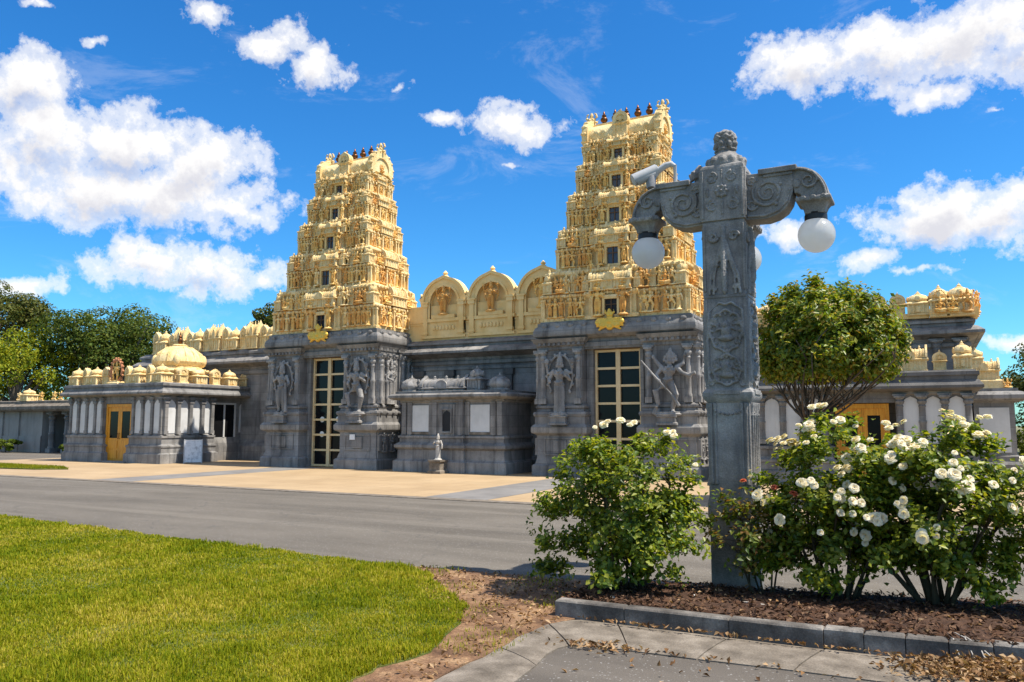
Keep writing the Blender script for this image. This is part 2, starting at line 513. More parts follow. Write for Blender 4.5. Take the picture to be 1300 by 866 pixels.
def leaf_mat(name, cols, trans=.35, rough=.42):
    m, N, b = new_mat(name)
    geo = N.n('ShaderNodeNewGeometry')
    k = len(cols)
    c = N.ramp(geo.outputs['Random Per Island'], [(i / (k - 1), col) for i, col in enumerate(cols)])
    tcn = N.n('ShaderNodeTexCoord')
    nz = N.noise(tcn.outputs['Object'], 1.4, 3, .6)
    c = N.mix(1.0, c, N.ramp(nz.outputs['Fac'], [(.3, .75), (.7, 1.25)]), 'MULTIPLY')
    N.l(c, b.inputs['Base Color'])
    b.inputs['Roughness'].default_value = rough
    b.inputs['Specular IOR Level'].default_value = .4 if rough < .45 else .1
    tr = N.n('ShaderNodeBsdfTranslucent')
    N.l(N.mix(1.0, c, (1.5, 1.35, .5), 'MULTIPLY'), tr.inputs['Color'])
    mx = N.n('ShaderNodeMixShader'); mx.inputs[0].default_value = trans
    N.l(b.outputs[0], mx.inputs[1]); N.l(tr.outputs[0], mx.inputs[2])
    out = [n for n in N.t.nodes if n.type == 'OUTPUT_MATERIAL'][0]
    N.l(mx.outputs[0], out.inputs['Surface'])
    return m
M['rose_leaf'] = leaf_mat('rose_leaves', [(.04, .085, .012), (.11, .175, .016), (.20, .26, .022), (.33, .34, .035), (.07, .125, .015)], .45)
M['rose_leaf_red'] = leaf_mat('young_rose_leaves', [(.05, .10, .012), (.11, .16, .018), (.17, .2, .022), (.24, .12, .035), (.07, .12, .015)])
M['crown_leaf'] = leaf_mat('clipped_tree_leaves', [(.05, .095, .010), (.10, .165, .014), (.17, .23, .018), (.27, .29, .024), (.30, .20, .035)], .4)
M['gum_leaf'] = leaf_mat('dark_tree_leaves', [(.045, .06, .014), (.08, .10, .02), (.115, .125, .026), (.16, .14, .04)], .25, .5)
M['oak_leaf'] = leaf_mat('evergreen_tree_leaves', [(.035, .06, .012), (.065, .10, .016), (.10, .135, .02), (.14, .15, .03)], .25, .5)
M['lime_leaf'] = leaf_mat('yellow_green_leaves', [(.10, .15, .012), (.17, .22, .016), (.26, .28, .02), (.34, .32, .03)], .35, .5)
M['hedge_leaf'] = leaf_mat('hedge_leaves', [(.05, .09, .012), (.10, .14, .016), (.15, .18, .02)], .3, .5)
M['dead_leaf'] = leaf_mat('dead_leaves', [(.14, .07, .03), (.28, .165, .08), (.42, .29, .165), (.22, .12, .05), (.08, .04, .02)], .15, .7)
M['mulch_chip'] = leaf_mat('bark_chips', [(.035, .018, .012), (.07, .035, .02), (.105, .055, .032), (.19, .115, .07), (.045, .024, .016)], .05, .85)
M['petal'] = leaf_mat('white_petals', [(.80, .76, .66), (.84, .82, .76), (.82, .74, .58)], .35, .6)
M['petal_red'] = leaf_mat('coral_petals', [(.55, .12, .06), (.65, .2, .1), (.6, .16, .1)], .3, .6)

def vary(m, cols, amt=.8):
    """repainted at different times: each figure leans to one of a few paint colours"""
    N = NT(m.node_tree); b = m.node_tree.nodes['Principled BSDF']
    src = b.inputs['Base Color'].links[0].from_socket
    oi = N.n('ShaderNodeObjectInfo')
    c = N.ramp(oi.outputs['Random'], [(i / len(cols), col) for i, col in enumerate(cols)], 'CONSTANT')
    mixed = N.mix(amt, src, c, 'MULTIPLY')
    N.l(mixed, b.inputs['Base Color'])
vary(M['ochre'], [(1, 1, 1), (1.1, 1.25, 1.5), (.95, .85, .8), (1.12, 1.35, 2.0), (.85, .7, .6), (1.05, 1.1, 1.1)])
def grass_mat():
    m, N, b = new_mat('grass_blades')
    geo = N.n('ShaderNodeNewGeometry')
    tcn = N.n('ShaderNodeTexCoord')
    nz = N.noise(tcn.outputs['Object'], .75, 6, .7)
    f = N.math('ADD', N.math('MULTIPLY', geo.outputs['Random Per Island'], .48), N.math('MULTIPLY_ADD', nz.outputs['Fac'], 1.5, -.42))
    c = N.ramp(f, [(.12, (.07, .12, .006)), (.38, (.17, .215, .008)), (.66, (.31, .30, .013)), (.95, (.56, .45, .09))])
    N.l(c, b.inputs['Base Color']); b.inputs['Roughness'].default_value = .7; b.inputs['Specular IOR Level'].default_value = .08
    tr = N.n('ShaderNodeBsdfTranslucent'); N.l(N.mix(1.0, c, (1.4, 1.3, .7), 'MULTIPLY'), tr.inputs['Color'])
    mx = N.n('ShaderNodeMixShader'); mx.inputs[0].default_value = .45
    N.l(b.outputs[0], mx.inputs[1]); N.l(tr.outputs[0], mx.inputs[2])
    out = [n for n in N.t.nodes if n.type == 'OUTPUT_MATERIAL'][0]
    N.l(mx.outputs[0], out.inputs['Surface'])
    return m
M['grass'] = grass_mat()
M['lawn_soil'] = surface('lawn_under_grass', [(.05, .075, .012), (.10, .12, .022), (.17, .15, .045)], 1.6, .95, .6, 40, .3)
M['dirt'] = surface('dry_dirt', [(.09, .048, .026), (.19, .105, .055), (.34, .215, .115)], 3.4, .95, 1.0, 26, .45)
M['mulch'] = surface('red_brown_mulch', [(.03, .016, .011), (.062, .032, .019), (.11, .06, .036)], 9, .95, 1.0, 34, .4)
M['far_ground'] = surface('far_ground', [(.10, .12, .04), (.17, .16, .08), (.22, .19, .11)], .08, .95, 0, 1, .1)

# ------------------------------------------------------------------ fast meshes from arrays
def tri_mesh(name, verts, tris, mat, smooth=False):
    me = bpy.data.meshes.new(name)
    verts = np.asarray(verts, dtype=np.float32).reshape(-1, 3)
    tris = np.asarray(tris, dtype=np.int32).reshape(-1, 3)
    me.vertices.add(len(verts)); me.vertices.foreach_set('co', verts.ravel())
    me.loops.add(len(tris) * 3); me.loops.foreach_set('vertex_index', tris.ravel())
    me.polygons.add(len(tris))
    me.polygons.foreach_set('loop_start', np.arange(0, len(tris) * 3, 3, dtype=np.int32))
    me.polygons.foreach_set('loop_total', np.full(len(tris), 3, dtype=np.int32))
    if smooth:
        me.polygons.foreach_set('use_smooth', np.ones(len(tris), dtype=bool))
    me.update(calc_edges=True)
    me.materials.append(mat)
    return me

def unit(a):
    return a / np.maximum(1e-9, np.linalg.norm(a, axis=-1, keepdims=True))

def leaf_arrays(rng, pos, nrm, length, width, spread=.7, fold=.25, jitter=.35):
    """pointed folded leaves: 4 vertices, 2 triangles each, lying roughly across the given normals"""
    n = len(pos)
    nn = unit(nrm + rng.normal(0, spread, (n, 3)))
    t = unit(np.cross(nn, rng.normal(0, 1, (n, 3))))
    s = np.cross(nn, t)
    L = (length * (1 + rng.uniform(-jitter, jitter, n)))[:, None]
    Wd = (width * (1 + rng.uniform(-jitter, jitter, n)))[:, None]
    base = pos - t * L * .5
    tip = pos + t * L * .5 - nn * L * .12
    mid = pos - t * L * .05
    lf = mid + s * Wd * .5 + nn * Wd * fold
    rg = mid - s * Wd * .5 + nn * Wd * fold
    V = np.stack([base, rg, tip, lf], 1).reshape(-1, 3)
    i = np.arange(n)[:, None] * 4
    T = np.concatenate([i + np.array([[0, 1, 2]]), i + np.array([[0, 2, 3]])], 1).reshape(-1, 3)
    return V, T

def leaves(name, rng, pos, nrm, length, width, mat, parent, **kw):
    V, T = leaf_arrays(rng, np.asarray(pos, float), np.asarray(nrm, float), length, width, **kw)
    return put(name, tri_mesh(name, V, T, mat), parent)

# ------------------------------------------------------------------ the ground
def sheet(name, poly, z, mat, label, cat, thick=0.0):
    mb = MB()
    if thick:
        mb.prism(poly, z - thick, z, 'z')
    else:
        mb.add([(x, y, z) for x, y in poly], [tuple(range(len(poly)))])
    return struct(mb.build(name, mat), label, cat)

sheet('ground', rect(-420, 420, -120, 620), -.03, M['far_ground'], 'dry ground reaching the horizon behind the temple', 'ground')
sheet('road', rect(-90, 40, 6.6, 14.2), 0.0, M['asphalt'], 'worn grey asphalt road running in front of the temple', 'road')
sheet('car_park', rect(-2.9, 9, -8, 6.6), 0.001, M['asphalt_park'], 'grey asphalt car park in the foreground', 'car park')
sheet('side_road', rect(-90, -34.2, 14.2, 60), -.004, M['asphalt'], 'asphalt yard to the left of the yellow-door pavilion', 'road')
sheet('plaza', rect(-36, 14, 14.5, 34), 0.012, M['paving'], 'tan paved forecourt of the temple', 'paving', .03)
mb = MB(); mb.sweep(rect(-36, 14, 14.2, 14.5), [(0, -.02), (0, .012), (-.02, .018)])
struct(mb.build('plaza_kerb', M['concrete']), 'pale flush concrete kerb between road and tan forecourt', 'kerb')
mb = MB()
for x0, x1 in ((-9.85, -8.3), (-21.2, -19.6)):
    mb.add([(x0, 14.5, .016), (x1, 14.5, .016), (x1, 22.3, .016), (x0, 22.3, .016)], [(0, 1, 2, 3)])
struct(mb.build('paving_bands', M['paving_grey']), 'grey paving bands leading to the temple doors', 'paving')

# left lawn, dirt strip and planting bed
LAWN = [(-16, 8.15), (-14.2, 8.05), (-11.5, 7.78), (-8.81, 7.58), (-6.6, 7.42), (-5.2, 7.3), (-4.62, 6.95), (-4.2, 6.5), (-3.72, 6.05), (-3.48, 5.7),
        (-3.36, 5.3), (-3.25, 4.97), (-3.16, 4.7), (-3.22, 4.3), (-3.22, 3.6), (-3.3, 2.5), (-16, 2.5)]
DIRT = [(-5.6, 7.36), (-5.1, 7.42), (-4.0, 7.5), (-2.9, 7.62), (-2.6, 7.2), (-2.6, 6.3), (-2.78, 5.8), (-2.8, 5.0), (-2.8, 4.2), (-2.9, 2.5), (-3.6, 2.5), (-4.0, 4), (-4.3, 5.5), (-5.2, 6.6)]
def ragged(poly, step, amp, seed):
    g = random.Random(seed); out = []
    for i in range(len(poly)):
        a, b = Vector(poly[i]), Vector(poly[(i + 1) % len(poly)])
        k = max(1, int((b - a).length / step))
        for j in range(k):
            p = a.lerp(b, j / k); out.append((p.x + g.uniform(-amp, amp), p.y + g.uniform(-amp, amp)))
    return out
LAWN = ragged(LAWN, .14, .045, 5)
DIRT = ragged(DIRT, .2, .03, 6)
sheet('lawn', LAWN, .03, M['lawn_soil'], 'green lawn in the left foreground', 'lawn', .06)
sheet('dirt_strip', DIRT, .022, M['dirt'], 'bare dry earth between the lawn and the kerb', 'dirt', .05)

# planting bed with an uneven mulch surface
BX0, BX1 = -2.84, 4.6
def bed_y0(x):
    return 6.24 + max(0, x - .44) * .06
def bed_y1(x):
    return 7.66 + max(0, x + 2.8) * .225
rng = np.random.default_rng(3)
nx, ny = 150, 36
V = []; T = []
for i in range(nx + 1):
    x = BX0 + (BX1 - BX0) * i / nx
    for j in range(ny + 1):
        t = j / ny
        y = bed_y0(x) + (bed_y1(x) - bed_y0(x)) * t
        edge = min(1, t * 5, (1 - t) * 5)
        V.append((x, y, .012 + .125 * (1 - t) ** .5 * 1.0 + edge * rng.uniform(-.012, .03)))
for i in range(nx):
    for j in range(ny):
        a = i * (ny + 1) + j; b = a + ny + 1
        T += [(a, b, b + 1), (a, b + 1, a + 1)]
struct(put('planting_bed', tri_mesh('planting_bed', V, T, M['mulch'], True)), 'red-brown mulched planting bed around the lamp post', 'flower bed')

# bark chips lying on the bed
n = 5200
cx = rng.uniform(BX0, 2.2, n); t = rng.uniform(0.0, 1, n) ** 1.2
y0 = np.array([bed_y0(x) for x in cx]); y1 = np.array([bed_y1(x) for x in cx])
cy = y0 + (y1 - y0) * t
cz = .012 + .125 * (1 - t) ** .5 + rng.uniform(.005, .035, n)
o = leaves('bark_mulch', rng, np.stack([cx, cy, cz], 1), np.tile([0, 0, 1.0], (n, 1)), .055, .022, M['mulch_chip'], None, spread=.45, fold=.1, jitter=.6)
tag(o, 'loose red-brown bark chips covering the planting bed', 'mulch', kind='stuff')

def scatter_dead(name, pts, label, size=.045):
    pts = np.asarray(pts)
    o = leaves(name, rng, pts, np.tile([0, 0, 1.0], (len(pts), 1)), size, size * .5, M['dead_leaf'], None, spread=.55, fold=.3, jitter=.5)
    return tag(o, label, 'fallen leaves', kind='stuff')
pts = []
for _ in range(2600):                       # drift against the kerb at the right
    x = rng.normal(.36, .36); y = 5.93 + rng.normal(0, .13) - .1 * abs(x - .3)
    if y < 6.2 and x < 1.8 and x > -.45 + abs(rng.normal(0, .2)):
        pts.append((x, y, .025 + abs(rng.normal(0, .018)) + max(0, .05 - abs(x - .4) * .06)))
for _ in range(110):                        # in the gutter corner
    pts.append((-2.2 + rng.normal(0, .16), 5.42 + rng.normal(0, .06), .02 + rng.uniform(0, .012)))
for _ in range(70):                        # along the gutter's lower edge
    x = rng.uniform(-2.3, .6); pts.append((x, 5.5 + rng.normal(0, .035), .02 + rng.uniform(0, .01)))
for _ in range(160):                        # at the foot of the blocks
    x = rng.uniform(-2.6, .6); pts.append((x, 6.1 + .05 * (x + 1) * .5 - abs(rng.normal(0, .02)) - .03, .05 + rng.uniform(0, .01)))
for _ in range(40):
    pts.append((rng.uniform(-2.3, 1.2), rng.uniform(4.6, 5.4), .012))
scatter_dead('fallen_leaves', pts, 'dry brown leaves drifted along the foreground kerb and gutter')
pts = []
for _ in range(2600):
    x = rng.uniform(-5.2, -2.7); y = rng.uniform(3.4, 7.5)
    if -3.1 < x < -2.82 or (y > 5.5 and x > -3.6 - (y - 5.5) * .85):
        pts.append((x, y, .03 + rng.uniform(0, .012)))
for _ in range(330):
    x = rng.uniform(-2.8, 1.8); t = rng.uniform(0, 1)
    pts.append((x, bed_y0(x) + (bed_y1(x) - bed_y0(x)) * t, .05 + .1 * (1 - t) ** .5 + rng.uniform(0, .02)))
scatter_dead('leaf_litter', pts, 'thin scatter of brown leaf litter over the bare earth and mulch', .04)

# grass blades
def in_poly(px, py, poly):
    inside = np.zeros(len(px), bool)
    j = len(poly) - 1
    for i in range(len(poly)):
        xi, yi = poly[i]; xj, yj = poly[j]
        c = ((yi > py) != (yj > py)) & (px < (xj - xi) * (py - yi) / (yj - yi + 1e-12) + xi)
        inside ^= c; j = i
    return inside
def blades(N, poly, xr, yr, dens0, seed, h0, h1, w, keep=None):
    g = np.random.default_rng(seed)
    x = g.uniform(*xr, N); y = g.uniform(*yr, N)
    d = np.hypot(x, y)
    ok = in_poly(x, y, poly) & (g.uniform(0, 1, N) < np.minimum(1, (dens0 / d) ** 1.6)) & (np.degrees(np.arctan2(-x, y)) < 66)
    if keep is not None:
        ok &= keep(x, y, g)
    x, y, d = x[ok], y[ok], d[ok]; n = len(x)
    az = g.uniform(0, 2 * PI, n); lean = g.uniform(.1, .9, n)
    patch = .8 + .3 * np.sin(x * 1.7 + np.sin(y * 2.1)) * np.cos(y * 1.3) + .35 * np.sin(x * 7.3 + 2 * np.sin(y * 5.1)) * np.sin(y * 6.7 + np.cos(x * 4.9))
    h = g.uniform(h0, h1, n) * np.clip(patch, .42, 1.5) * np.where(g.uniform(0, 1, n) < .03, 1.5, 1.0)
    ww = w * np.maximum(1, d / 6) * g.uniform(.7, 1.3, n)
    dx, dy = np.cos(az), np.sin(az)
    b = np.stack([x, y, np.full(n, .028)], 1)
    side = np.stack([-dy, dx, np.zeros(n)], 1) * (ww * .5)[:, None]
    mid = b + np.stack([dx * lean * h * .25, dy * lean * h * .25, h * .6], 1)
    tip = b + np.stack([dx * lean * h * .8, dy * lean * h * .8, h * (1.05 - .45 * lean)], 1)
    V = np.stack([b - side, b + side, mid + side * .8, mid - side * .8, tip], 1).reshape(-1, 3)
    i = np.arange(n)[:, None] * 5
    T = np.concatenate([i + np.array([[0, 1, 2]]), i + np.array([[0, 2, 3]]), i + np.array([[3, 2, 4]])], 1).reshape(-1, 3)
    return V, T
V1, T1 = blades(780000, LAWN, (-15, -3), (2.7, 8.2), 4.6, 11, .03, .065, .0065)
V2, T2 = blades(60000, [(-5.6, 7.3), (-4, 7.6), (-2.7, 7.6), (-2.7, 2.5), (-3.6, 2.5), (-4.6, 6.6)], (-5.6, -2.7), (2.7, 7.6), 5, 12, .02, .05, .006,
                keep=lambda x, y, g: g.uniform(0, 1, len(x)) < .22 * (np.sin(x * 5.1 + 1) * np.cos(y * 4.3) > .1))
o = put('lawn_grass', tri_mesh('lawn_grass', np.concatenate([V1, V2]), np.concatenate([T1, T2 + len(V1)]), M['grass']))
tag(o, 'short mown grass, green with yellowing patches, on the left lawn', 'grass', kind='stuff')
# small far lawn at the left
FL = [(-40, 15.2), (-27.5, 16.6), (-26.6, 17.2), (-28, 17.9), (-40, 18.6)]
sheet('far_lawn', FL, .05, M['lawn_soil'], 'small patch of lawn on the forecourt at the far left', 'lawn', .06)
g_ = np.random.default_rng(5)
x = g_.uniform(-38, -26.5, 26000); y = g_.uniform(15, 18.6, 26000); ok = in_poly(x, y, FL); x = x[ok]; y = y[ok]; n = len(x)
b = np.stack([x, y, np.full(n, .045)], 1); s = np.stack([g_.uniform(-.02, .02, n), g_.uniform(-.01, .01, n), np.zeros(n)], 1)
V = np.stack([b - s, b + s, b + np.stack([g_.normal(0, .02, n), g_.normal(0, .02, n), g_.uniform(.04, .08, n)], 1)], 1).reshape(-1, 3)
o = put('far_lawn_grass', tri_mesh('far_lawn_grass', V, np.arange(3 * n).reshape(-1, 3), M['grass']))
tag(o, 'thin grass on the small far left lawn patch', 'grass', kind='stuff')

# ------------------------------------------------------------------ kerb blocks and dished gutter
def block_line(x):                           # front foot of the raised blocks
    return 6.10 + (x + 2.84) * .014 + max(0, x + .75) * .075
mb = MB()
xs = [-2.84, -2.24, -1.42, -.76, -.50, -.24, .02, .28, .54, .8, 1.1, 1.4, 1.7, 2.0, 2.3, 2.6, 2.9, 3.2, 3.5, 3.8, 4.1, 4.4, 4.7]
rk = random.Random(4)
for i in range(len(xs) - 1):
    a, b = xs[i] + .003, xs[i + 1] - .003
    d = rk.uniform(-.006, .006); h = .155 + rk.uniform(-.007, .007)
    ya, yb = block_line(a) + d, block_line(b) + d
    p = [(a, ya), (b, yb), (b, yb + .12), (a, ya + .12)]
    mb.sweep(p, [(0, -.05), (0, h - .012), (-.012, h)])
struct(mb.build('kerb_blocks', M['kerb_block']), 'row of weathered grey concrete blocks edging the planting bed', 'kerb')
inner = [(-2.95, 2.6), (-2.83, 3.6), (-2.81, 4.28), (-2.80, 5.07), (-2.83, 5.5), (-2.83, 5.72), (-2.82, 5.88), (-2.74, 6.0), (-2.6, 6.09), (-2.3, 6.1), (-1.42, 6.11), (-.76, 6.12), (.3, 6.18), (1.5, 6.26), (4.7, 6.48)]
outer = [(-2.45, 2.6), (-2.38, 3.6), (-2.36, 4.35), (-2.40, 4.85), (-2.45, 5.12), (-2.44, 5.28), (-2.40, 5.38), (-2.30, 5.44), (-2.15, 5.47), (-1.98, 5.47), (-1.5, 5.49), (-.88, 5.54), (.1, 5.58), (1.5, 5.62), (4.7, 5.7)]
mb = MB()
for i in range(len(inner) - 1):
    (ax, ay), (bx, by) = inner[i], inner[i + 1]; (cx_, cy_), (dx_, dy_) = outer[i], outer[i + 1]
    def lerp(p, q, t): return (p[0] + (q[0] - p[0]) * t, p[1] + (q[1] - p[1]) * t)
    g0 = .014 / max(.05, math.hypot(bx - ax, by - ay)) if i in (3, 6, 9, 10, 11, 12, 13) else 0
    A, B = lerp(inner[i], inner[i + 1], g0), lerp(inner[i], inner[i + 1], 1 - 0)
    Cc, D = lerp(outer[i], outer[i + 1], g0), lerp(outer[i], outer[i + 1], 1 - 0)
    rows = []
    for t, z in ((0, .016), (.12, .022), (.45, .026), (.8, .022), (1, .010)):
        p, q = lerp(A, Cc, t), lerp(B, D, t)
        rows.append(((p[0], p[1], z), (q[0], q[1], z)))
    vs = [r[0] for r in rows] + [r[1] for r in rows] + [(A[0], A[1], -.05), (B[0], B[1], -.05), (Cc[0], Cc[1], -.05), (D[0], D[1], -.05)]
    fs = [(k, k + 1, k + 6, k + 5) for k in range(4)] + [(0, 10, 12, 4, 3, 2, 1), (5, 6, 7, 8, 9, 13, 11), (0, 5, 11, 10), (4, 12, 13, 9)]
    mb.add(vs, fs)
struct(mb.build('gutter', M['concrete']), 'pale curved concrete gutter around the planting bed', 'gutter')

# ------------------------------------------------------------------ carved figures and miniature shrines (shared meshes)
def figure_mb(pose='stand', arms='four', halo=False, lean=0.0, base=True):
    m = MB()
    z0 = .47
    if pose == 'sit':
        z0 = .16
        for s in (-1, 1):
            m.tube([(s * .06, 0, .16), (s * .21, -.11, .12), (s * .02, -.17, .10)], [.075, .06, .045], 8)
            m.ell((-s * .03, -.18, .10), (.05, .035, .03), 6)
        if base:
            m.lathe([(.24, 0), (.26, .02), (.22, .06), (.25, .09)], n=14, sy=.7)
    elif pose == 'stand':
        for s in (-1, 1):
            m.tube([(s * .055, 0, .48), (s * .066, -.025, .27), (s * .06, .0, .06)], [.07, .05, .034], 8)
            m.ell((s * .065, -.035, .045), (.032, .06, .026), 6)
            m.ell((s * .066, -.03, .27), (.05, .045, .04), 6)
        m.tube([(0, -.045, .48), (0, -.075, .30), (0, -.06, .14)], [.04, .035, .02], 6)      # sash
        if base:
            m.lathe([(.17, -.03), (.19, 0), (.15, .015), (.17, .035)], n=14, sy=.75)
    elif pose == 'skirt':
        m.lathe([(.10, .03), (.115, .06), (.10, .2), (.105, .35), (.10, .46), (.08, .54)], n=12, sy=.75)
        m.ell((.05, -.06, .04), (.03, .05, .025), 6); m.ell((-.05, -.06, .04), (.03, .05, .025), 6)
        if base:
            m.lathe([(.17, -.03), (.19, 0), (.15, .015), (.17, .035)], n=14, sy=.75)
    elif pose == 'dance':
        m.tube([(.05, 0, .47), (.15, -.05, .30), (.08, -.02, .06)], [.075, .056, .036], 8)
        m.ell((.10, -.05, .045), (.035, .06, .026), 6)
        m.tube([(-.05, 0, .47), (-.19, -.07, .37), (-.15, -.05, .14)], [.075, .056, .036], 8)
        m.ell((-.17, -.08, .12), (.035, .06, .028), 6)
        m.tube([(-.17, -.02, .10), (-.2, .0, .0)], [.05, .09], 7)
        if base:
            m.lathe([(.22, -.03), (.24, 0), (.2, .015), (.22, .035)], n=14, sy=.6)
    if pose == 'sit':
        dz = -.31
    else:
        dz = 0
    L = lambda x, y, z: (x + lean * (z + dz - .4), y, z + dz)
    m.ell(L(0, 0, .505), (.105, .078, .07), 10)
    m.tube([L(0, 0, .50), L(0, 0, .60), L(0, 0, .68)], [.085, .066, .085], 10)
    m.ell(L(0, -.005, .685), (.115, .075, .08), 10)
    for s in (-1, 1):
        m.ell(L(s * .125, 0, .735), .043, 8)
        m.ell(L(s * .05, -.06, .69), (.04, .03, .035), 6)
        m.ell(L(s * .062, -.005, .83), (.02, .02, .04), 6)
    m.tube([L(0, 0, .74), L(0, -.005, .80)], [.045, .038], 8)
    m.ell(L(0, -.012, .845), (.053, .056, .064), 10)
    m.ell(L(0, -.066, .838), (.012, .015, .02), 6)
    c = L(0, 0, .88)
    m.lathe([(.062, -.01), (.066, .015), (.056, .03), (.058, .06), (.046, .075), (.045, .11), (.03, .125), (.028, .15), (.008, .175)], c, 10)
    m.tube([L(-.08, -.05, .56), L(0, -.085, .535), L(.08, -.05, .56)], [.02, .024, .02], 6)
    m.tube([L(-.07, -.04, .755), L(0, -.085, .72), L(.07, -.04, .755)], [.014, .02, .014], 6)
    def arm(s, el, ha, r=.036):
        m.tube([L(s * .125, 0, .735), L(s * el[0], el[1], el[2]), L(s * ha[0], ha[1], ha[2])], [.041, r, .026], 7)
        m.ell(L(s * ha[0], ha[1], ha[2]), (.032, .03, .036), 6)
    if arms in ('four', 'bless'):
        arm(1, (.20, .0, .59), (.155, -.10, .66)); arm(-1, (.20, .0, .59), (.15, -.10, .56))
    if arms == 'four':
        for s in (-1, 1):
            arm(s, (.235, .02, .70), (.25, -.02, .84))
            m.lathe([(.01, -.03), (.045, 0), (.045, .05), (.01, .08)], L(s * .25, -.02, .88), 8)
    if arms == 'down':
        arm(1, (.19, .0, .59), (.20, -.03, .45)); arm(-1, (.21, -.03, .62), (.12, -.11, .68))
    if arms == 'mace':
        arm(1, (.21, -.02, .60), (.20, -.11, .52)); arm(-1, (.22, .0, .66), (.23, -.06, .82))
        m.tube([(.20, -.12, .62), (.22, -.12, .2), (.23, -.12, .04)], [.03, .03, .05], 7)
    if arms == 'spear':
        arm(1, (.24, -.05, .64), (.38, -.10, .60)); arm(-1, (.20, -.04, .62), (.12, -.12, .52))
        arm(-1, (.22, .02, .82), (.30, .0, .92)); arm(1, (.22, .02, .80), (.24, .0, .93))
        m.tube([(-.42, -.12, .86), (-.12, -.13, .53), (.10, -.12, .30), (.22, -.1, .12)], [.016, .02, .02, .03], 6)
        m.tube([(.36, -.10, .60), (.50, -.10, .64)], [.02, .035], 6)
        for k in range(7):
            a = PI * k / 6
            m.ell((.1 * math.cos(a) + lean * .45, .02, .86 + .10 * math.sin(a)), .035, 6)
    if halo:
        pts = [(.24 * math.cos(a), .05, .66 + .36 * math.sin(a)) for a in [PI * (-.25 + 1.5 * k / 24) for k in range(25)]]
        m.tube(pts, .022, 6)
        for k in range(13):
            a = PI * (-.25 + 1.5 * k / 12)
            m.ell((.265 * math.cos(a), .05, .66 + .39 * math.sin(a)), .03, 5)
    return m

FIG = {}
for key, args in dict(bless=('stand', 'four', False), consort=('skirt', 'down', False), mace=('stand', 'mace', False),
                      dancer=('dance', 'four', False), seated=('sit', 'four', False), seated_halo=('sit', 'bless', True)).items():
    FIG[key] = remesh(figure_mb(*args), .014, M['ochre'], 'figure_' + key, 1)
BIG = {}
for key, args in dict(goddess=('skirt', 'four', True, .03), guard=('stand', 'mace', True, .0), warrior=('dance', 'spear', False, .12), dancer=('dance', 'four', True, -.04)).items():
    BIG[key] = remesh(figure_mb(*args), .0075, M['stone_carved'], 'guardian_' + key, 1, (.005, .02))
NICHE = {k: remesh(figure_mb(*a), .011, M['ochre'], 'niche_' + k, 1) for k, a in dict(lord=('stand', 'four', True), lady=('skirt', 'four', True)).items()}

def kuta_mb(n=4, dome=True):
    """little square shrine, 1 wide and 1 tall: pilastered body, cornice, ribbed dome, pot finial"""
    m = MB()
    m.sweep(rect(-.40, .40, -.40, .40), [(.07, 0), (.07, .04), (0, .06), (0, .09), (.03, .1), (0, .12), (0, .40), (.04, .42), (.12, .46), (.11, .49), (.02, .53), (-.04, .55), (-.04, .58)])
    for sx in (-1, 1):
        for sy in (-1, 1):
            m.box(sx * .40 - .05, sx * .40 + .05, sy * .40 - .05, sy * .40 + .05, .06, .44)
    for s in (-1, 1):
        m.box(-.09, .09, s * .42 - .03, s * .42 + .03, .12, .34); m.box(s * .42 - .03, s * .42 + .03, -.09, .09, .12, .34)
        m.box(-.24, -.18, s * .41 - .03, s * .41 + .03, .1, .42); m.box(.18, .24, s * .41 - .03, s * .41 + .03, .1, .42)
        m.box(s * .41 - .03, s * .41 + .03, -.24, -.18, .1, .42); m.box(s * .41 - .03, s * .41 + .03, .18, .24, .1, .42)
    m.lathe([(.36, .57), (.44, .60), (.46, .66), (.42, .74), (.33, .81), (.2, .86), (.12, .87), (.14, .89), (.10, .91), (.06, .92), (.085, .95), (.03, .98), (.01, 1.02)], n=12, ph=PI / 12)
    for k in range(4):
        a = k * PI / 2
        m.ell((.42 * math.cos(a), .42 * math.sin(a), .68), (.13 if k % 2 else .07, .07 if k % 2 else .13, .12), 8)
    return m
def sala_mb():
    """oblong shrine 1.6 wide, .8 deep, 1 tall with a barrel roof and horseshoe gables"""
    m = MB()
    m.sweep(rect(-.7, .7, -.3, .3), [(.07, 0), (.07, .04), (0, .06), (0, .40), (.05, .42), (.12, .46), (.11, .49), (.02, .53)])
    for x in (-.68, -.42, -.17, .17, .42, .68):
        m.box(x - .04, x + .04, -.34, .34, .06, .42)
    for x in (-.58, -.46, -.22, -.1, .1, .22, .46, .58):
        m.prism([(.365 * math.cos(a) * 1.05, .53 + .365 * math.sin(a)) for a in [PI * (k / 12) for k in range(13)]], x - .025, x + .025, 'x')
    prof = [(.34 * math.cos(a) * 1.05, .53 + .34 * math.sin(a) * 1.0) for a in [PI * (k / 12) for k in range(13)]]
    m.prism(prof, -.70, .70, 'x')
    big = [(p[0] * 1.18, .53 + (p[1] - .53) * 1.22) for p in prof]; big[6] = (0, 1.04)
    m.prism(big, -.76, -.66, 'x'); m.prism(big, .66, .76, 'x')
    fr = [(.2 * math.cos(a), .56 + .24 * math.sin(a)) for a in [PI * (-.15 + 1.3 * k / 12) for k in range(13)]]
    m.prism(fr, -.42, -.30, 'y'); m.prism(fr, .30, .42, 'y')
    for x in (-.4, 0, .4):
        m.lathe([(.05, .85), (.07, .89), (.03, .93), (.05, .96), (.01, 1.02)], (x, 0, 0), 8)
    return m
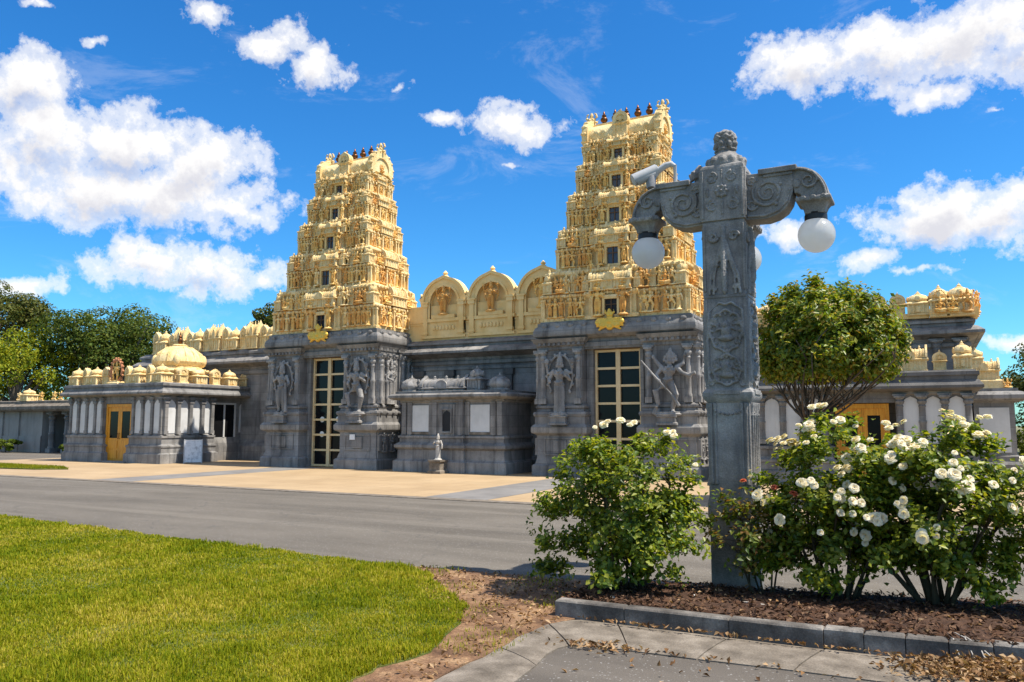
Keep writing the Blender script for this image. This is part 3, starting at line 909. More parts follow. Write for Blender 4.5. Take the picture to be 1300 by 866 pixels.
def nasi_mb():
    """horseshoe-arched panel shrine, .8 wide, .4 deep, 1 tall"""
    m = MB()
    m.sweep(rect(-.30, .30, -.15, .15), [(.07, 0), (.07, .05), (0, .07), (0, .42), (.05, .45), (.09, .49), (.02, .53)])
    m.box(-.31, -.22, -.19, .19, .06, .46); m.box(.22, .31, -.19, .19, .06, .46)
    o = [(.36 * math.cos(a), .64 + .27 * math.sin(a)) for a in [PI * (-.2 + 1.4 * k / 16) for k in range(17)]]; o[8] = (0, .97)
    i = [(.2 * math.cos(a), .65 + .14 * math.sin(a)) for a in [PI * (-.2 + 1.4 * k / 16) for k in range(17)]]
    m.ring(o, i, -.2, .2, 'y'); m.prism(i, -.15, .15, 'y'); m.box(-.3, .3, -.15, .15, .5, .6)
    m.ell((0, -.16, .64), (.09, .05, .11), 6)
    m.lathe([(.05, .9), (.06, .94), (.02, .97), (.01, 1.04)], n=8)
    return m
def named(mb, name, mat, smooth=30):
    me = mb.mesh(name, mat, smooth)
    bm = bmesh.new(); bm.from_mesh(me); bmesh.ops.recalc_face_normals(bm, faces=bm.faces); bm.to_mesh(me); bm.free()
    return me
KUTA = named(kuta_mb(), 'kuta', M['cream']); SALA = named(sala_mb(), 'sala', M['cream']); NASI = named(nasi_mb(), 'nasi', M['cream'])
KUTA_S = named(kuta_mb(), 'kuta_stone', M['stone_carved']); SALA_S = named(sala_mb(), 'sala_stone', M['stone_carved'])
KALASHA = named(MB().lathe([(.28, 0), (.3, .05), (.18, .10), (.22, .13), (.40, .22), (.46, .34), (.38, .46), (.2, .52), (.26, .57), (.30, .64), (.2, .71), (.1, .75), (.15, .8), (.1, .87), (.02, 1.0)], n=14), 'kalasha', M['bronze'], 60)
def column_mb(h, r=.09, n=12):
    """carved column: square foot, round banded shaft, cushion capital and abacus"""
    m = MB()
    m.box(-r * 1.25, r * 1.25, -r * 1.25, r * 1.25, 0, h * .10)
    m.lathe([(r * 1.15, h * .10), (r * 1.2, h * .13), (r * .92, h * .16), (r * .95, h * .42), (r * 1.12, h * .44), (r * 1.12, h * .47), (r * .9, h * .49), (r * .86, h * .74),
             (r * 1.05, h * .76), (r * .8, h * .79), (r * 1.25, h * .83), (r * 1.3, h * .86), (r * .9, h * .89), (r * 1.45, h * .93)], n=n)
    m.box(-r * 1.5, r * 1.5, -r * 1.5, r * 1.5, h * .93, h * .965); m.box(-r * 1.9, r * 1.9, -r * 1.1, r * 1.1, h * .965, h)
    return m

# horned crown lump (lion face with plumes) for the barrel-roof gables
hm = MB()
hm.ell((0, 0, .25), (.30, .22, .25), 10); hm.ell((0, -.16, .22), (.13, .12, .10), 8)
for s in (-1, 1):
    hm.ell((s * .12, -.18, .34), .06, 6)
    hm.tube([(s * .2, 0, .35), (s * .36, 0, .5), (s * .32, -.02, .72), (s * .2, -.04, .8)], [.12, .10, .07, .05], 7)
    hm.tube([(s * .25, 0, .15), (s * .42, 0, .08), (s * .46, 0, .22)], [.1, .09, .05], 7)
hm.tube([(0, 0, .4), (0, 0, .7), (0, -.02, .86)], [.14, .12, .05], 8)
HORN = remesh(hm, .03, M['cream'], 'roof_crest', 1)

# ------------------------------------------------------------------ the gopuram towers
PIER = [(.20, 0), (.20, .30), (.16, .34), (.12, .36), (.08, .50), (.06, .54), (.06, 1.22), (.10, 1.25), (.20, 1.30), (.22, 1.34), (.22, 1.48), (.17, 1.54), (.12, 1.58),
        (.12, 1.80), (.15, 1.82), (.17, 1.88), (.15, 1.94), (.07, 1.97), (.05, 2.04), (.10, 2.07), (.10, 2.13), (.03, 2.17), (0, 2.2), (0, 3.84), (.04, 3.88), (.04, 3.95), (.10, 3.99), (.10, 4.04), (.16, 4.10), (.22, 4.20)]

def frame_panel(m, x0, x1, z0, z1, y, w=.05, d=.025):
    m.box(x0, x1, y - d, y + .01, z0, z0 + w); m.box(x0, x1, y - d, y + .01, z1 - w, z1)
    m.box(x0, x0 + w, y - d, y + .01, z0 + w, z1 - w); m.box(x1 - w, x1, y - d, y + .01, z0 + w, z1 - w)

def tier_poly(hw, hd, j):
    a, b = hw * .66, hw * .36
    c = hd * .55
    f = [(-hw, -hd), (-a, -hd), (-a, -hd + j), (-b, -hd + j), (-b, -hd - j), (b, -hd - j), (b, -hd + j), (a, -hd + j), (a, -hd), (hw, -hd),
         (hw, -c), (hw - j, -c), (hw - j, -c * .42), (hw + j * .7, -c * .42), (hw + j * .7, c * .42), (hw - j, c * .42), (hw - j, c), (hw, c)]
    return f + [(-x, -y) for x, y in f]

def gopuram(cx, cy, s, label, guard_l, guard_r, stickers, notice, lean_note=None):
    root = thing('temple_tower', label, 'temple tower', (cx, cy, 0.012), 0, 'gopuram towers of the temple')
    root.scale = (s, s, s)
    st = M['stone']
    # --- granite base
    for sx in (-1, 1):
        x0, x1 = sorted((sx * 1.0, sx * 2.42))
        m = MB(); m.sweep(rect(x0, x1, -1.05, 1.05), PIER)
        xo0, xo1 = sorted((sx * 2.2, sx * 2.5))
        for y0, y1 in ((-1.03, -.18), (.12, 1.0)):
            m.sweep(rect(xo0, xo1, y0, y1), [(o * .55, z * .9985) for o, z in PIER])
        # niche slab, panel frames, beading
        frame_panel(m, x0 + .16, x1 - .16, .62, 1.16, -1.11)
        m.box(x0 + .5, x1 - .5, -1.16, -1.10, .70, 1.08)
        m.box(x0 + .42, x1 - .42, -1.06, -1.0, 2.25, 3.7)
        for k in range(9):
            xx = x0 + .05 + (x1 - x0 - .1) * k / 8
            m.ell((xx, -1.17, 1.885), (.05, .04, .05), 6); m.ell((xx, -1.19, .26), (.06, .03, .05), 6)
            m.box(xx - .04, xx + .04, -1.2, -1.1, 3.99, 4.08)
        for k in range(7):
            yy = -1.0 + 2.0 * k / 6
            m.ell((sx * 2.62, yy, 1.885), (.04, .05, .05), 6); m.box(sx * 2.52 - .06, sx * 2.52 + .06, yy - .04, yy + .04, 3.99, 4.08)
            m.box(sx * 2.54 - .05, sx * 2.54 + .05, yy - .07, yy + .07, .62, 1.14)
        m.build('pier', st, root, 30)
        for x in (sx * 1.12, sx * 2.28):
            column_mb(1.68, .085).build('pilaster', M['stone_carved'], root, 40, (x, -1.07, 2.19))
        for y in (-.95, -.62, -.27, .27, .58, .92):
            column_mb(1.68, .075).build('pilaster', M['stone_carved'], root, 40, (sx * 2.53, y, 2.19))
        m = MB(); m.sweep(rect(sx * 1.7 - .26, sx * 1.7 + .26, -1.36, -1.08), [(.04, 1.545), (.04, 1.60), (0, 1.63), (0, 1.76), (.03, 1.78), (.03, 1.82)])
        m.build('statue_plinth', st, root)
        big = guard_l if sx < 0 else guard_r
        put('guardian_statue', BIG[big], root, (sx * 1.7, -1.2, 1.86), 0, (1.72, 1.5, 1.80))
        for y in (-.45, .75):
            put('wall_figure', BIG['goddess'], root, (sx * 2.58, y, 2.2), R(90 * sx), (1.0, .9, 1.45))
        for y in (-.75, -.3, .3, .8):
            put('plinth_figure', BIG['dancer' if y < 0 else 'goddess'], root, (sx * 2.56, y, .58), R(90 * sx), .62)
    m = MB()
    m.box(-1.02, 1.02, -.45, 1.3, 0, 4.19)
    m.build('portal_wall', M['stone_dark'], root)
    m = MB()
    for sx in (-1, 1):
        m.box(sx * .86 - .12, sx * .86 + .12, -.72, -.448, 0, 3.86)
        m.box(sx * .80 - .05, sx * .80 + .05, -.76, -.70, 0, 3.86)
    m.box(-1.0, 1.0, -.95, -.446, 3.86, 4.188); m.box(-.95, .95, -1.0, -.93, 3.92, 4.06)
    m.build('door_surround', st, root)
    # --- gilded door grid
    door = MB()
    dz = [0.06 + (3.80 - .06) * k / 7 for k in range(8)]
    for k in range(8):
        door.box(-.70, .70, -.62, -.56, dz[k] - .035, dz[k] + .035)
    for x in (-.71, -.035, .035, .71):
        door.box(x - .035, x + .035, -.635, -.55, .02, 3.84)
    d = door.build('door', M['gold_frame'], root)
    MB().box(-.73, .73, -.54, -.45, .02, 3.84).build('glass', M['glass_dark'], d)
    MB().box(-.80, -.75, -.66, -.452, 0, 3.86).box(.75, .80, -.66, -.452, 0, 3.86).box(-.75, .75, -.66, -.452, 3.842, 3.862).build('door_frame', M['brown_wood'], root)
    for k, x, zz in stickers:
        mm = MB().lathe([(.10, -.004), (.10, .004)], n=18)
        for a in range(6):
            mm.ell((.055 * math.cos(a * PI / 3), .055 * math.sin(a * PI / 3), .006), (.02, .02, .004), 6)
        o = mm.build('door_emblem', M['paper'], d, None, (x, -.546, zz)); o.rotation_euler = (R(90), 0, 0)
    if notice:
        MB().box(1.42, 1.64, -1.185, -1.165, .98, 1.16).build('notice', M['paper'], root)
    # --- granite cornice slab
    m = MB()
    m.sweep(rect(-2.30, 2.30, -.98, 1.35), [(0, 4.19), (.10, 4.195), (.16, 4.23), (.25, 4.28), (.27, 4.34), (.26, 4.46), (.22, 4.55), (.16, 4.60), (.16, 4.70), (.10, 4.705), (.10, 4.745)])
    for k in range(11):
        xx = -2.2 + 4.4 * k / 10
        if abs(xx) < .4: continue
        m.ell((xx, -1.17, 4.60), (.10, .06, .08), 8)
    for k in range(5):
        for sx in (-1, 1):
            m.ell((sx * 2.49, -.9 + 1.8 * k / 4, 4.60), (.06, .10, .08), 8)
    m.build('cornice_slab', st, root, 40)
    # --- golden emblem over the door
    e = MB()
    e.ell((0, 0, .30), (.11, .09, .12), 8); e.ell((0, 0, .12), (.14, .10, .15), 8); e.ell((0, 0, -.06), (.12, .09, .1), 8)
    for q in (-1, 1):
        for k in range(4):
            a = R(24 - 20 * k)
            e.tube([(0, 0, .08), (q * .2 * math.cos(a), -.02, .08 + .2 * math.sin(a)), (q * .42 * math.cos(a), -.01, .05 + .32 * math.sin(a))], [.07, .06, .03], 7)
        e.ell((q * .36, -.03, .08), (.09, .06, .09), 8); e.ell((q * .24, -.04, -.02), (.09, .06, .07), 8)
        e.tube([(q * .05, 0, .3), (q * .14, 0, .36), (q * .12, 0, .44)], [.04, .035, .02], 6)
    e.ell((0, -.04, .38), (.06, .06, .09), 8)
    put('emblem', remesh(e, .018, M['gold'], 'emblem', 1), root, (0, -1.27, 4.52), 0, (1.05, 1, 1.05))
    # --- golden storeys
    zs = [4.745, 6.35, 7.72, 8.88, 9.90, 10.68]
    hws = [2.38, 1.94, 1.65, 1.41, 1.24, 1.16]
    hds = [1.24, 1.14, 1.03, .88, .76, .62]
    dys = [.15, .25, .34, .42, .50, .50]
    rg = random.Random(int(cx * 10))
    stand = ['bless', 'consort', 'mace', 'dancer']
    for k in range(5):
        z0, z1 = zs[k], zs[k + 1]; h = z1 - z0
        hw, hd = hws[k], hds[k]
        hw2, hd2 = hws[k + 1], hds[k + 1]
        j = .055
        poly = tier_poly(hw, hd, j)
        iw = hw - hw2; idp = hd - hd2
        dy = dys[k]
        def put_(name, me, par, loc, rz=0, sc=None):
            return put(name, me, par, (loc[0], loc[1] + dy, loc[2]), rz, sc)
        m = MB()
        lo = .54
        m.sweep(poly, [(-.01, z0), (0, z0 + .04 * h), (.0, z0 + .06 * h), (-.10, z0 + .09 * h), (-.10, z0 + .42 * h), (-.06, z0 + .44 * h), (-.02, z0 + .46 * h), (.01, z0 + .475 * h), (.02, z0 + .50 * h),
                       (-.02, z0 + .53 * h), (-.10, z0 + .545 * h), (-.12, z0 + lo * h + .01)])
        inner_ = tier_poly(hw - .52 * iw - .02, hd - .13, j)
        m.sweep(inner_, [(0, z0 + .5 * h), (0, z0 + .86 * h), (.05, z0 + .88 * h), (.10, z0 + .91 * h), (.10, z0 + .95 * h), (.03, z0 + .985 * h), (.0, z0 + .998 * h)])
        # pilasters on the lower wall and little columns above
        for t in (-.95, -.88, -.78, -.70, -.60, -.52, -.42, -.26, .26, .42, .52, .60, .70, .78, .88, .95):
            yy = -hd - j if abs(t) < .36 else (-hd if abs(t) > .66 else -hd + j)
            for sg in (1, -1):
                y = sg * yy
                m.box(t * hw - .025, t * hw + .025, min(y, y + sg * .12), max(y, y + sg * .12), z0 + .06 * h, z0 + .45 * h)
                m.box(t * hw - .045, t * hw + .045, min(y - sg * .012, y + sg * .1), max(y - sg * .012, y + sg * .1), z0 + .40 * h, z0 + .44 * h)
        for t in (-.95, -.75, -.62, -.45, -.2, .2, .45, .62, .75, .95):
            for sg in (1, -1):
                x = sg * (hw + (j * .7 if abs(t) < .23 else (0 if abs(t) > .55 else -j)))
                m.box(min(x, x - sg * .12), max(x, x - sg * .12), t * hd - .025, t * hd + .025, z0 + .06 * h, z0 + .45 * h)
                m.box(min(x + sg * .012, x - sg * .1), max(x + sg * .012, x - sg * .1), t * hd - .045, t * hd + .045, z0 + .40 * h, z0 + .44 * h)
        # window bay hood
        wz0, wz1 = z0 + .06 * h, z0 + (.36 if k == 0 else .44) * h
        ww = .20 - .015 * k
        m.box(-ww - .14, ww + .14, -hd - j - .06, -hd - j + .1, wz1 + .05, wz1 + .12)
        fz = MB()
        # rows of small arches and beads along the ledges
        nb_ = 26 - 2 * k
        for q in range(nb_):
            t = -1 + 2 * (q + .5) / nb_
            yy = hd + (j if abs(t) < .36 else (0 if abs(t) > .66 else -j))
            for sg in (-1, 1):
                (fz if q % 2 else m).ell((t * hw, sg * (yy + .03), z0 + .49 * h), (.045, .035, .055), 6)
                m.ell((t * hw, sg * (yy + .0), z0 + .035 * h), (.035, .025, .03), 6)
                m.ell((t * (hw - .2), sg * (yy - .13 + .11), z0 + .935 * h), (.05, .04, .055), 6)
                if q % 2 == 0:
                    m.ell((t * (hw - .2), sg * (yy - .13 + .06), z0 + 1.0 * h), (.045, .04, .07), 6)
                    fz.ell((t * (hw - .2), sg * (yy - .13 + .04), z0 + .80 * h), (.05, .05, .07), 6); fz.ell((t * (hw - .2), sg * (yy - .13 + .04), z0 + .69 * h), (.06, .05, .09), 6)
        nb_ = 12 - k
        for q in range(nb_):
            t = -1 + 2 * (q + .5) / nb_
            for sg in (-1, 1):
                m.ell((sg * (hw + .03), t * hd, z0 + .49 * h), (.03, .042, .05), 6)
                m.ell((sg * (hw - .2 + .08), t * (hd - .16), z0 + .935 * h), (.04, .05, .055), 6)
                fz.ell((sg * (hw - .2 + .04), t * (hd - .16), z0 + .80 * h), (.05, .05, .07), 6); fz.ell((sg * (hw - .2 + .04), t * (hd - .16), z0 + .69 * h), (.05, .06, .09), 6)
        nf_ = len(m.f)
        m.join(fz)
        so_ = m.build('storey', M['cream'], root, 35, (0, dy, 0))
        so_.data.materials.append(M['ochre_trim'])
        for p_ in so_.data.polygons:
            if p_.index >= nf_: p_.material_index = 1
        wf = MB()
        yw = -hd - j
        wf.box(-ww - .07, -ww, yw - .05, yw + .12, wz0, wz1 + .05); wf.box(ww, ww + .07, yw - .05, yw + .12, wz0, wz1 + .05); wf.box(-ww, ww, yw - .05, yw + .12, wz1, wz1 + .05)
        w_ = wf.build('window', M['cream_wall'], root, None, (0, dy, 0))
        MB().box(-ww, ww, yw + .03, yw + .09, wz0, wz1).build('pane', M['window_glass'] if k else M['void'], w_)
        MB().box(-.014, .014, yw - .0, yw + .028, wz0, wz1).box(-ww, -.014, yw + .002, yw + .028, wz0 + (wz1 - wz0) * .62, wz0 + (wz1 - wz0) * .62 + .025).box(.014, ww, yw + .002, yw + .028, wz0 + (wz1 - wz0) * .62, wz0 + (wz1 - wz0) * .62 + .025).build('glazing_bars', M['brown_wood'], w_)
        # miniature shrines along the ledge
        lz = z0 + lo * h; kh = .46 * h
        for sx in (-1, 1):
            for sy in (-1, 1):
                put_('miniature_shrine', KUTA, root, (sx * (hw - .10 - .34 * iw), sy * (hd - .12), lz), 0, (.34, .34, kh * 1.0))
            put_('miniature_shrine', NASI, root, (sx * hw * .52, -hd + .16, lz), 0, (.40, .5, kh * .98))
            put_('miniature_shrine', NASI, root, (sx * hw * .52, hd - .16, lz), 0, (.40, .5, kh * .98))
            put_('miniature_shrine', SALA, root, (sx * (hw - .10), 0, lz), R(90), (.46 * hd, .5, kh))
        put_('window_canopy', SALA, root, (0, -hd + .02, z0 + .52 * h), 0, (.37 * hw, .56, .42 * h))
        put_('canopy_gablet', NASI, root, (0, -hd - .10, z0 + .53 * h), 0, (.34, .5, .36 * h))
        for sx in (-1, 1):
            put_('canopy_figure', FIG['seated'], root, (sx * .17 * hw, -hd - .16, z0 + .53 * h), 0, (.30 * h,) * 3)
            put_('miniature_shrine', KUTA, root, (sx * hw * .345, -hd + .04, lz), 0, (.22, .22, kh * .80))
            put_('miniature_shrine', KUTA, root, (sx * hw * .655, -hd + .10, lz), 0, (.20, .22, kh * .84))
            put_('canopy_figure', FIG['dancer' if k % 2 else 'consort'], root, (sx * hw * .27, -hd - .04, z0 + .88 * h), 0, (.24 * h,) * 3)
        put_('window_canopy', SALA, root, (0, hd + .02, z0 + .50 * h), 0, (.40 * hw, .56, .50 * h))
        # figures: guardians beside the window, a rank in the lower bays, a seated rank above
        fh = .44 * h
        for sx in (-1, 1):
            put_('tower_figure', FIG['mace' if k % 2 else 'bless'], root, (sx * (ww + .20), -hd - j - .07, z0 + .05 * h), 0, (fh * (1.3 if k == 0 else 1.12),) * 3)
            for t in (.43, .50, .58, .70, .78, .86):
                yy = -hd + (.0 if t > .66 else j)
                put_('tower_figure', FIG[rg.choice(stand)], root, (sx * t * hw, yy - rg.uniform(0, .04), z0 + .075 * h), R(rg.uniform(-12, 12)), (fh * .92 * rg.uniform(.9, 1.06),) * 3)
            put_('ledge_figure', FIG['seated_halo' if k % 2 else 'seated'], root, (sx * hw * .70, -hd + .0, lz + .01), 0, (kh * .95,) * 3)
            put_('ledge_figure', FIG[rg.choice(stand)], root, (sx * hw * .39, -hd + .0, lz + .01), 0, (kh * .88,) * 3)
            put_('ledge_figure', FIG[rg.choice(stand)], root, (sx * hw * .63, -hd + .03, lz + .01), 0, (kh * .78,) * 3)
            put_('ledge_figure', FIG[rg.choice(stand)], root, (sx * hw * .79, -hd + .02, lz + .01), 0, (kh * .74,) * 3)
            put_('ledge_figure', FIG['dancer'], root, (sx * hw * .46, -hd + .02, lz + .01), 0, (kh * .7,) * 3)
        for sx in ((1, -1) if k < 4 else (1,)):
            for t in ((-.66, -.36, .36) if sx > 0 else (-.6,)):
                put_('side_figure', FIG[rg.choice(stand)], root, (sx * (hw - .02), t * hd, z0 + .075 * h), R(90 * sx), (fh * .95,) * 3)
            put_('side_figure', FIG['seated'], root, (sx * (hw - .02), -.52 * hd, lz + .01), R(90 * sx), (kh * .9,) * 3)
            if sx > 0:
                put_('side_figure', FIG['dancer'], root, (hw + .03, 0.0, z0 + .07 * h), R(90), (fh * 1.0,) * 3)
                put_('side_figure', FIG['seated_halo'], root, (hw - .02, .52 * hd, lz + .01), R(90), (kh * .9,) * 3)
    # --- barrel roof
    zt = 10.68
    m = MB()
    m.sweep(rect(-1.16, 1.16, -.52, .52), [(0, zt), (.05, zt + .02), (.08, zt + .05), (.02, zt + .09), (-.05, zt + .1)])
    prof = []
    for q in range(17):
        a = PI * (-.10 + 1.2 * q / 16)
        prof.append((.56 * math.cos(a), zt + .20 + .50 * max(-.2, math.sin(a))))
    m.prism(prof, -1.14, 1.14, 'x')
    m.box(-1.1, 1.1, -.10, .10, zt + .66, zt + .78)
    for x in (-.85, -.6, .6, .85):
        m.ell((x, -.54, zt + .3), (.10, .05, .09), 8)
    dyr = dys[5]
    m.build('barrel_roof', M['cream'], root, 35, (0, dyr, 0))
    for sx in (-1, 1):
        g = MB()
        o = []; i = []
        for q in range(21):
            a = PI * (-.18 + 1.36 * q / 20)
            o.append((.66 * math.cos(a), zt + .26 + .62 * math.sin(a))); i.append((.40 * math.cos(a), zt + .26 + .36 * math.sin(a)))
        o[10] = (0, zt + 1.0)
        g.ring(o, i, sx * 1.22 - .10, sx * 1.22 + .10, 'x'); g.prism(i, sx * 1.2 - .07, sx * 1.2 + .07, 'x')
        for q in range(1, 20, 2):
            g.ell((sx * 1.25, o[q][0] * .98, zt + .26 + (o[q][1] - zt - .26) * .98), (.12, .07, .07), 6)
        gg = g.build('gable', M['cream'], root, 35, (0, dyr, 0))
        put('roof_crest', HORN, gg, (sx * 1.22, 0, zt + .84), 0, (.50, .55, .46))
        put('gable_figure', FIG['seated'], gg, (sx * 1.30, 0, zt + .10), R(90 * sx), .42)
    put('roof_gablet', NASI, root, (0, -.52 + dyr, zt + .02), 0, (.72, .6, .92))
    for x in (-.78, -.39, 0, .39, .78):
        put('finial', KALASHA, root, (x, dyr, zt + .77), 0, (.27, .27, .46))
    return root

tower_r = gopuram(-8.36, 23.2, 1.0, 'cream and gold carved tower nearer the lamp post, on the right', 'goddess', 'warrior', (), False)
tower_l = gopuram(-19.72, 23.3, 1.045, 'cream and gold carved tower on the left, with white round emblems on its glass door', 'guard', 'dancer',
                  ((0, -.36, 1.93 - .26), (1, -.36, 1.40 - .25), (2, .36, 1.67)), True)

# ------------------------------------------------------------------ hall wings between and beside the towers
def crest_row(root, x0, x1, y, z, h, rg, kinds=None):
    x = x0; k = 0
    while x < x1:
        me = (kinds or (NASI, KUTA, NASI, SALA))[k % 4]
        w = {0: .62, 1: .62, 2: .55, 3: .72}[k % 4] if me is not NASI else .52
        put('crest_shrine', me, root, (x + w * .5, y, z), 0, (w * (1.15 if me is not SALA else .62), .62, h * (1.08 if me is SALA else rg.uniform(.86, 1.0))))
        x += w; k += 1

def hall_cornice(z0, z1, out):
    h = z1 - z0
    return [(.0, z0), (.03, z0 + .03 * h), (.08, z0 + .06 * h), (.08, z0 + .16 * h), (.02, z0 + .22 * h), (.05, z0 + .3 * h), (.45 * out, z0 + .36 * h), (out, z0 + .44 * h), (out, z0 + .52 * h), (.62 * out, z0 + .66 * h),
            (.35 * out, z0 + .70 * h), (.35 * out, z0 + .78 * h), (.5 * out, z0 + .80 * h), (.5 * out, z0 + .88 * h), (.1, z0 + .95 * h), (.05, z1)]

# middle hall with three tall figure niches
mid = thing('temple_hall', 'central grey hall wing between the two towers with tall golden arched niches above', 'temple hall', (0, 0, 0.012), 0, 'wings of the temple hall')
m = MB()
m.sweep(rect(-17.2, -10.6, 24.1, 31), [(.25, 0), (.25, .5), (.15, .6), (.15, 1.1), (.05, 1.2), (0, 1.3), (0, 3.5), (.05, 3.52), (.05, 3.6), (0, 3.66)])
m.build('wall', M['stone'], mid)
m = MB(); m.sweep(rect(-17.2, -10.6, 24.1, 31), hall_cornice(3.66, 4.62, .55)); m.build('cornice', M['stone'], mid, 30)
m = MB(); m.box(-17.5, -10.5, 24.13, 24.9, 4.61, 5.92); m.box(-17.5, -10.5, 24.08, 24.2, 4.61, 4.85)
for zz in (5.22, 5.3):
    m.box(-17.5, -10.5, 24.10, 24.2, zz, zz + .04)
m.build('parapet_wall', M['cream_wall'], mid)
def arch_pts(w, zs, z0, n=24, peak=.1, flare=1.0):
    p = [(-w, z0), (-w, zs)]
    for k in range(n + 1):
        a = PI - PI * k / n
        zz = zs + w * flare * math.sin(a)
        if abs(k - n / 2) <= 1: zz += peak * (1 if k == n // 2 else .35)
        p.append((w * math.cos(a), zz))
    return p + [(w, zs), (w, z0)]
for i, xc in enumerate((-15.62, -13.62, -11.62)):
    nb = MB()
    o = arch_pts(.90, 5.98, 4.86, peak=.05); inn = arch_pts(.60, 6.0, 5.42, peak=0)
    nb.ring(o, inn, 24.06, 24.30, 'y')
    o2 = arch_pts(.98, 5.98, 5.9, peak=.06); i2 = arch_pts(.88, 5.98, 5.9, peak=.05)
    nb.ring(o2, i2, 24.0, 24.34, 'y')
    o3 = arch_pts(.68, 6.0, 5.42, peak=0); nb.ring(o3, inn, 24.02, 24.1, 'y')
    nb.box(-.9, .9, 24.06, 24.3, 4.70, 5.40); nb.box(-.95, .95, 24.0, 24.1, 5.30, 5.42); nb.box(-.95, .95, 24.0, 24.1, 4.70, 4.80)
    nb.box(-.5, .5, 23.98, 24.1, 5.42, 5.55)
    for k in range(7):
        nb.ell((-.42 + .14 * k, 24.04, 5.08), (.07, .05, .10), 6)
    for s_ in (-1, 1):
        nb.box(s_ * .78 - .09, s_ * .78 + .09, 23.98, 24.08, 4.80, 5.86); nb.box(s_ * .78 - .13, s_ * .78 + .13, 23.94, 24.08, 5.86, 6.0)
        nb.box(s_ * .78 - .17, s_ * .78 + .17, 23.92, 24.08, 6.0, 6.06); nb.box(s_ * .78 - .12, s_ * .78 + .12, 23.95, 24.08, 4.85, 4.95)
        for k in range(8):
            a = R(15 + 20 * k)
        nb.tube([(s_ * .92, 24.1, 6.05), (s_ * 1.04, 24.08, 6.2), (s_ * .98, 24.06, 6.34), (s_ * .92, 24.06, 6.25)], [.09, .08, .06, .04], 7)
    nb.lathe([(.10, 6.9), (.15, 6.96), (.10, 7.02), (.06, 7.05), (.10, 7.1), (.02, 7.2)], (0, 24.15, 0), 10)
    no = nb.build('figure_niche', M['cream_wall'], mid, 30, (xc, 0, 0))
    MB().box(-.62, .62, 24.245, 24.4, 5.42, 6.05).prism(arch_pts(.62, 6.0, 5.5, peak=0), 24.246, 24.40, 'y').build('niche_back', M['cream_wall'], no)
    put('niche_statue', NICHE['lady' if i == 2 else 'lord'], no, (0, 24.02, 5.57), 0, (1.15, 1.0, 1.02))
# grey column piers on the wall behind the small shrine
for x in (-16.6, -15.3, -12.9, -11.5):
    MB().box(x - .14, x + .14, 23.98, 24.12, 1.3, 3.3).box(x - .2, x + .2, 23.94, 24.12, 3.3, 3.5).build('wall_pilaster', M['stone_dark'], mid)

# left hall
lh = thing('temple_hall', 'grey hall wing behind the yellow-door pavilion, topped by a pale crest of small shrines', 'temple hall', (0, 0, 0.012), 0, 'wings of the temple hall')
m = MB(); m.sweep(rect(-34, -17.2, 25.7, 33), [(.2, 0), (.2, .6), (.05, .8), (0, .9), (0, 4.0), (.05, 4.05), (0, 4.1)]); m.build('wall', M['stone'], lh)
m = MB(); m.sweep(rect(-34, -17.2, 25.7, 33), hall_cornice(3.75, 4.95, .5)); m.build('cornice', M['stone'], lh, 30)
crest_row(lh, -33.6, -21.6, 25.75, 4.94, 1.15, random.Random(2))
MB().box(-25.4, -22.9, 25.66, 25.75, .9, 3.2).build('wall_panel', M['white_wall'], lh)

# right hall
rh = thing('temple_hall', 'grey hall wing behind the round-topped tree, topped by a golden crest', 'temple hall', (0, 0, 0.012), 0, 'wings of the temple hall')
m = MB(); m.sweep(rect(-6.0, .85, 25.6, 33), [(.2, 0), (.2, .6), (0, .9), (0, 3.9), (.06, 3.95), (0, 4.0)]); m.build('wall', M['stone'], rh)
m = MB(); m.sweep(rect(-6.0, .98, 25.6, 33), hall_cornice(3.72, 4.62, .42)); m.build('cornice', M['stone'], rh, 30)
for x in (-3.2, -1.9, -.75, .2, .78):
    column_mb(1.3, .11).build('column', M['stone'], rh, 40, (x, 25.5, 2.7))
crest_row(rh, -5.75, -.12, 25.6, 4.70, .78, random.Random(8), (NASI, NASI, KUTA, NASI))
MB().box(-5.8, .055, 25.42, 26.1, 4.61, 4.76).build('crest_wall', M['cream_wall'], rh)
for x, w in ((.32, .44), (.84, .60)):
    put('crest_shrine', KUTA, rh, (x, 25.6, 4.62), 0, (w * 1.2, .8, .95))
m = MB(); m.box(.06, 1.28, 25.25, 26.4, 4.60, 4.84); m.build('crest_base', M['cream_wall'], rh)
for x, k_ in ((.66, 'seated'), (1.02, 'dancer'), (.34, 'seated_halo')):
    put('crest_figure', FIG[k_], rh, (x, 25.18, 4.72), R(0), .62)
for y in (25.6, 26.1, 26.6):
    put('crest_figure', FIG['dancer'], rh, (1.27, y, 4.72), R(70), .6)

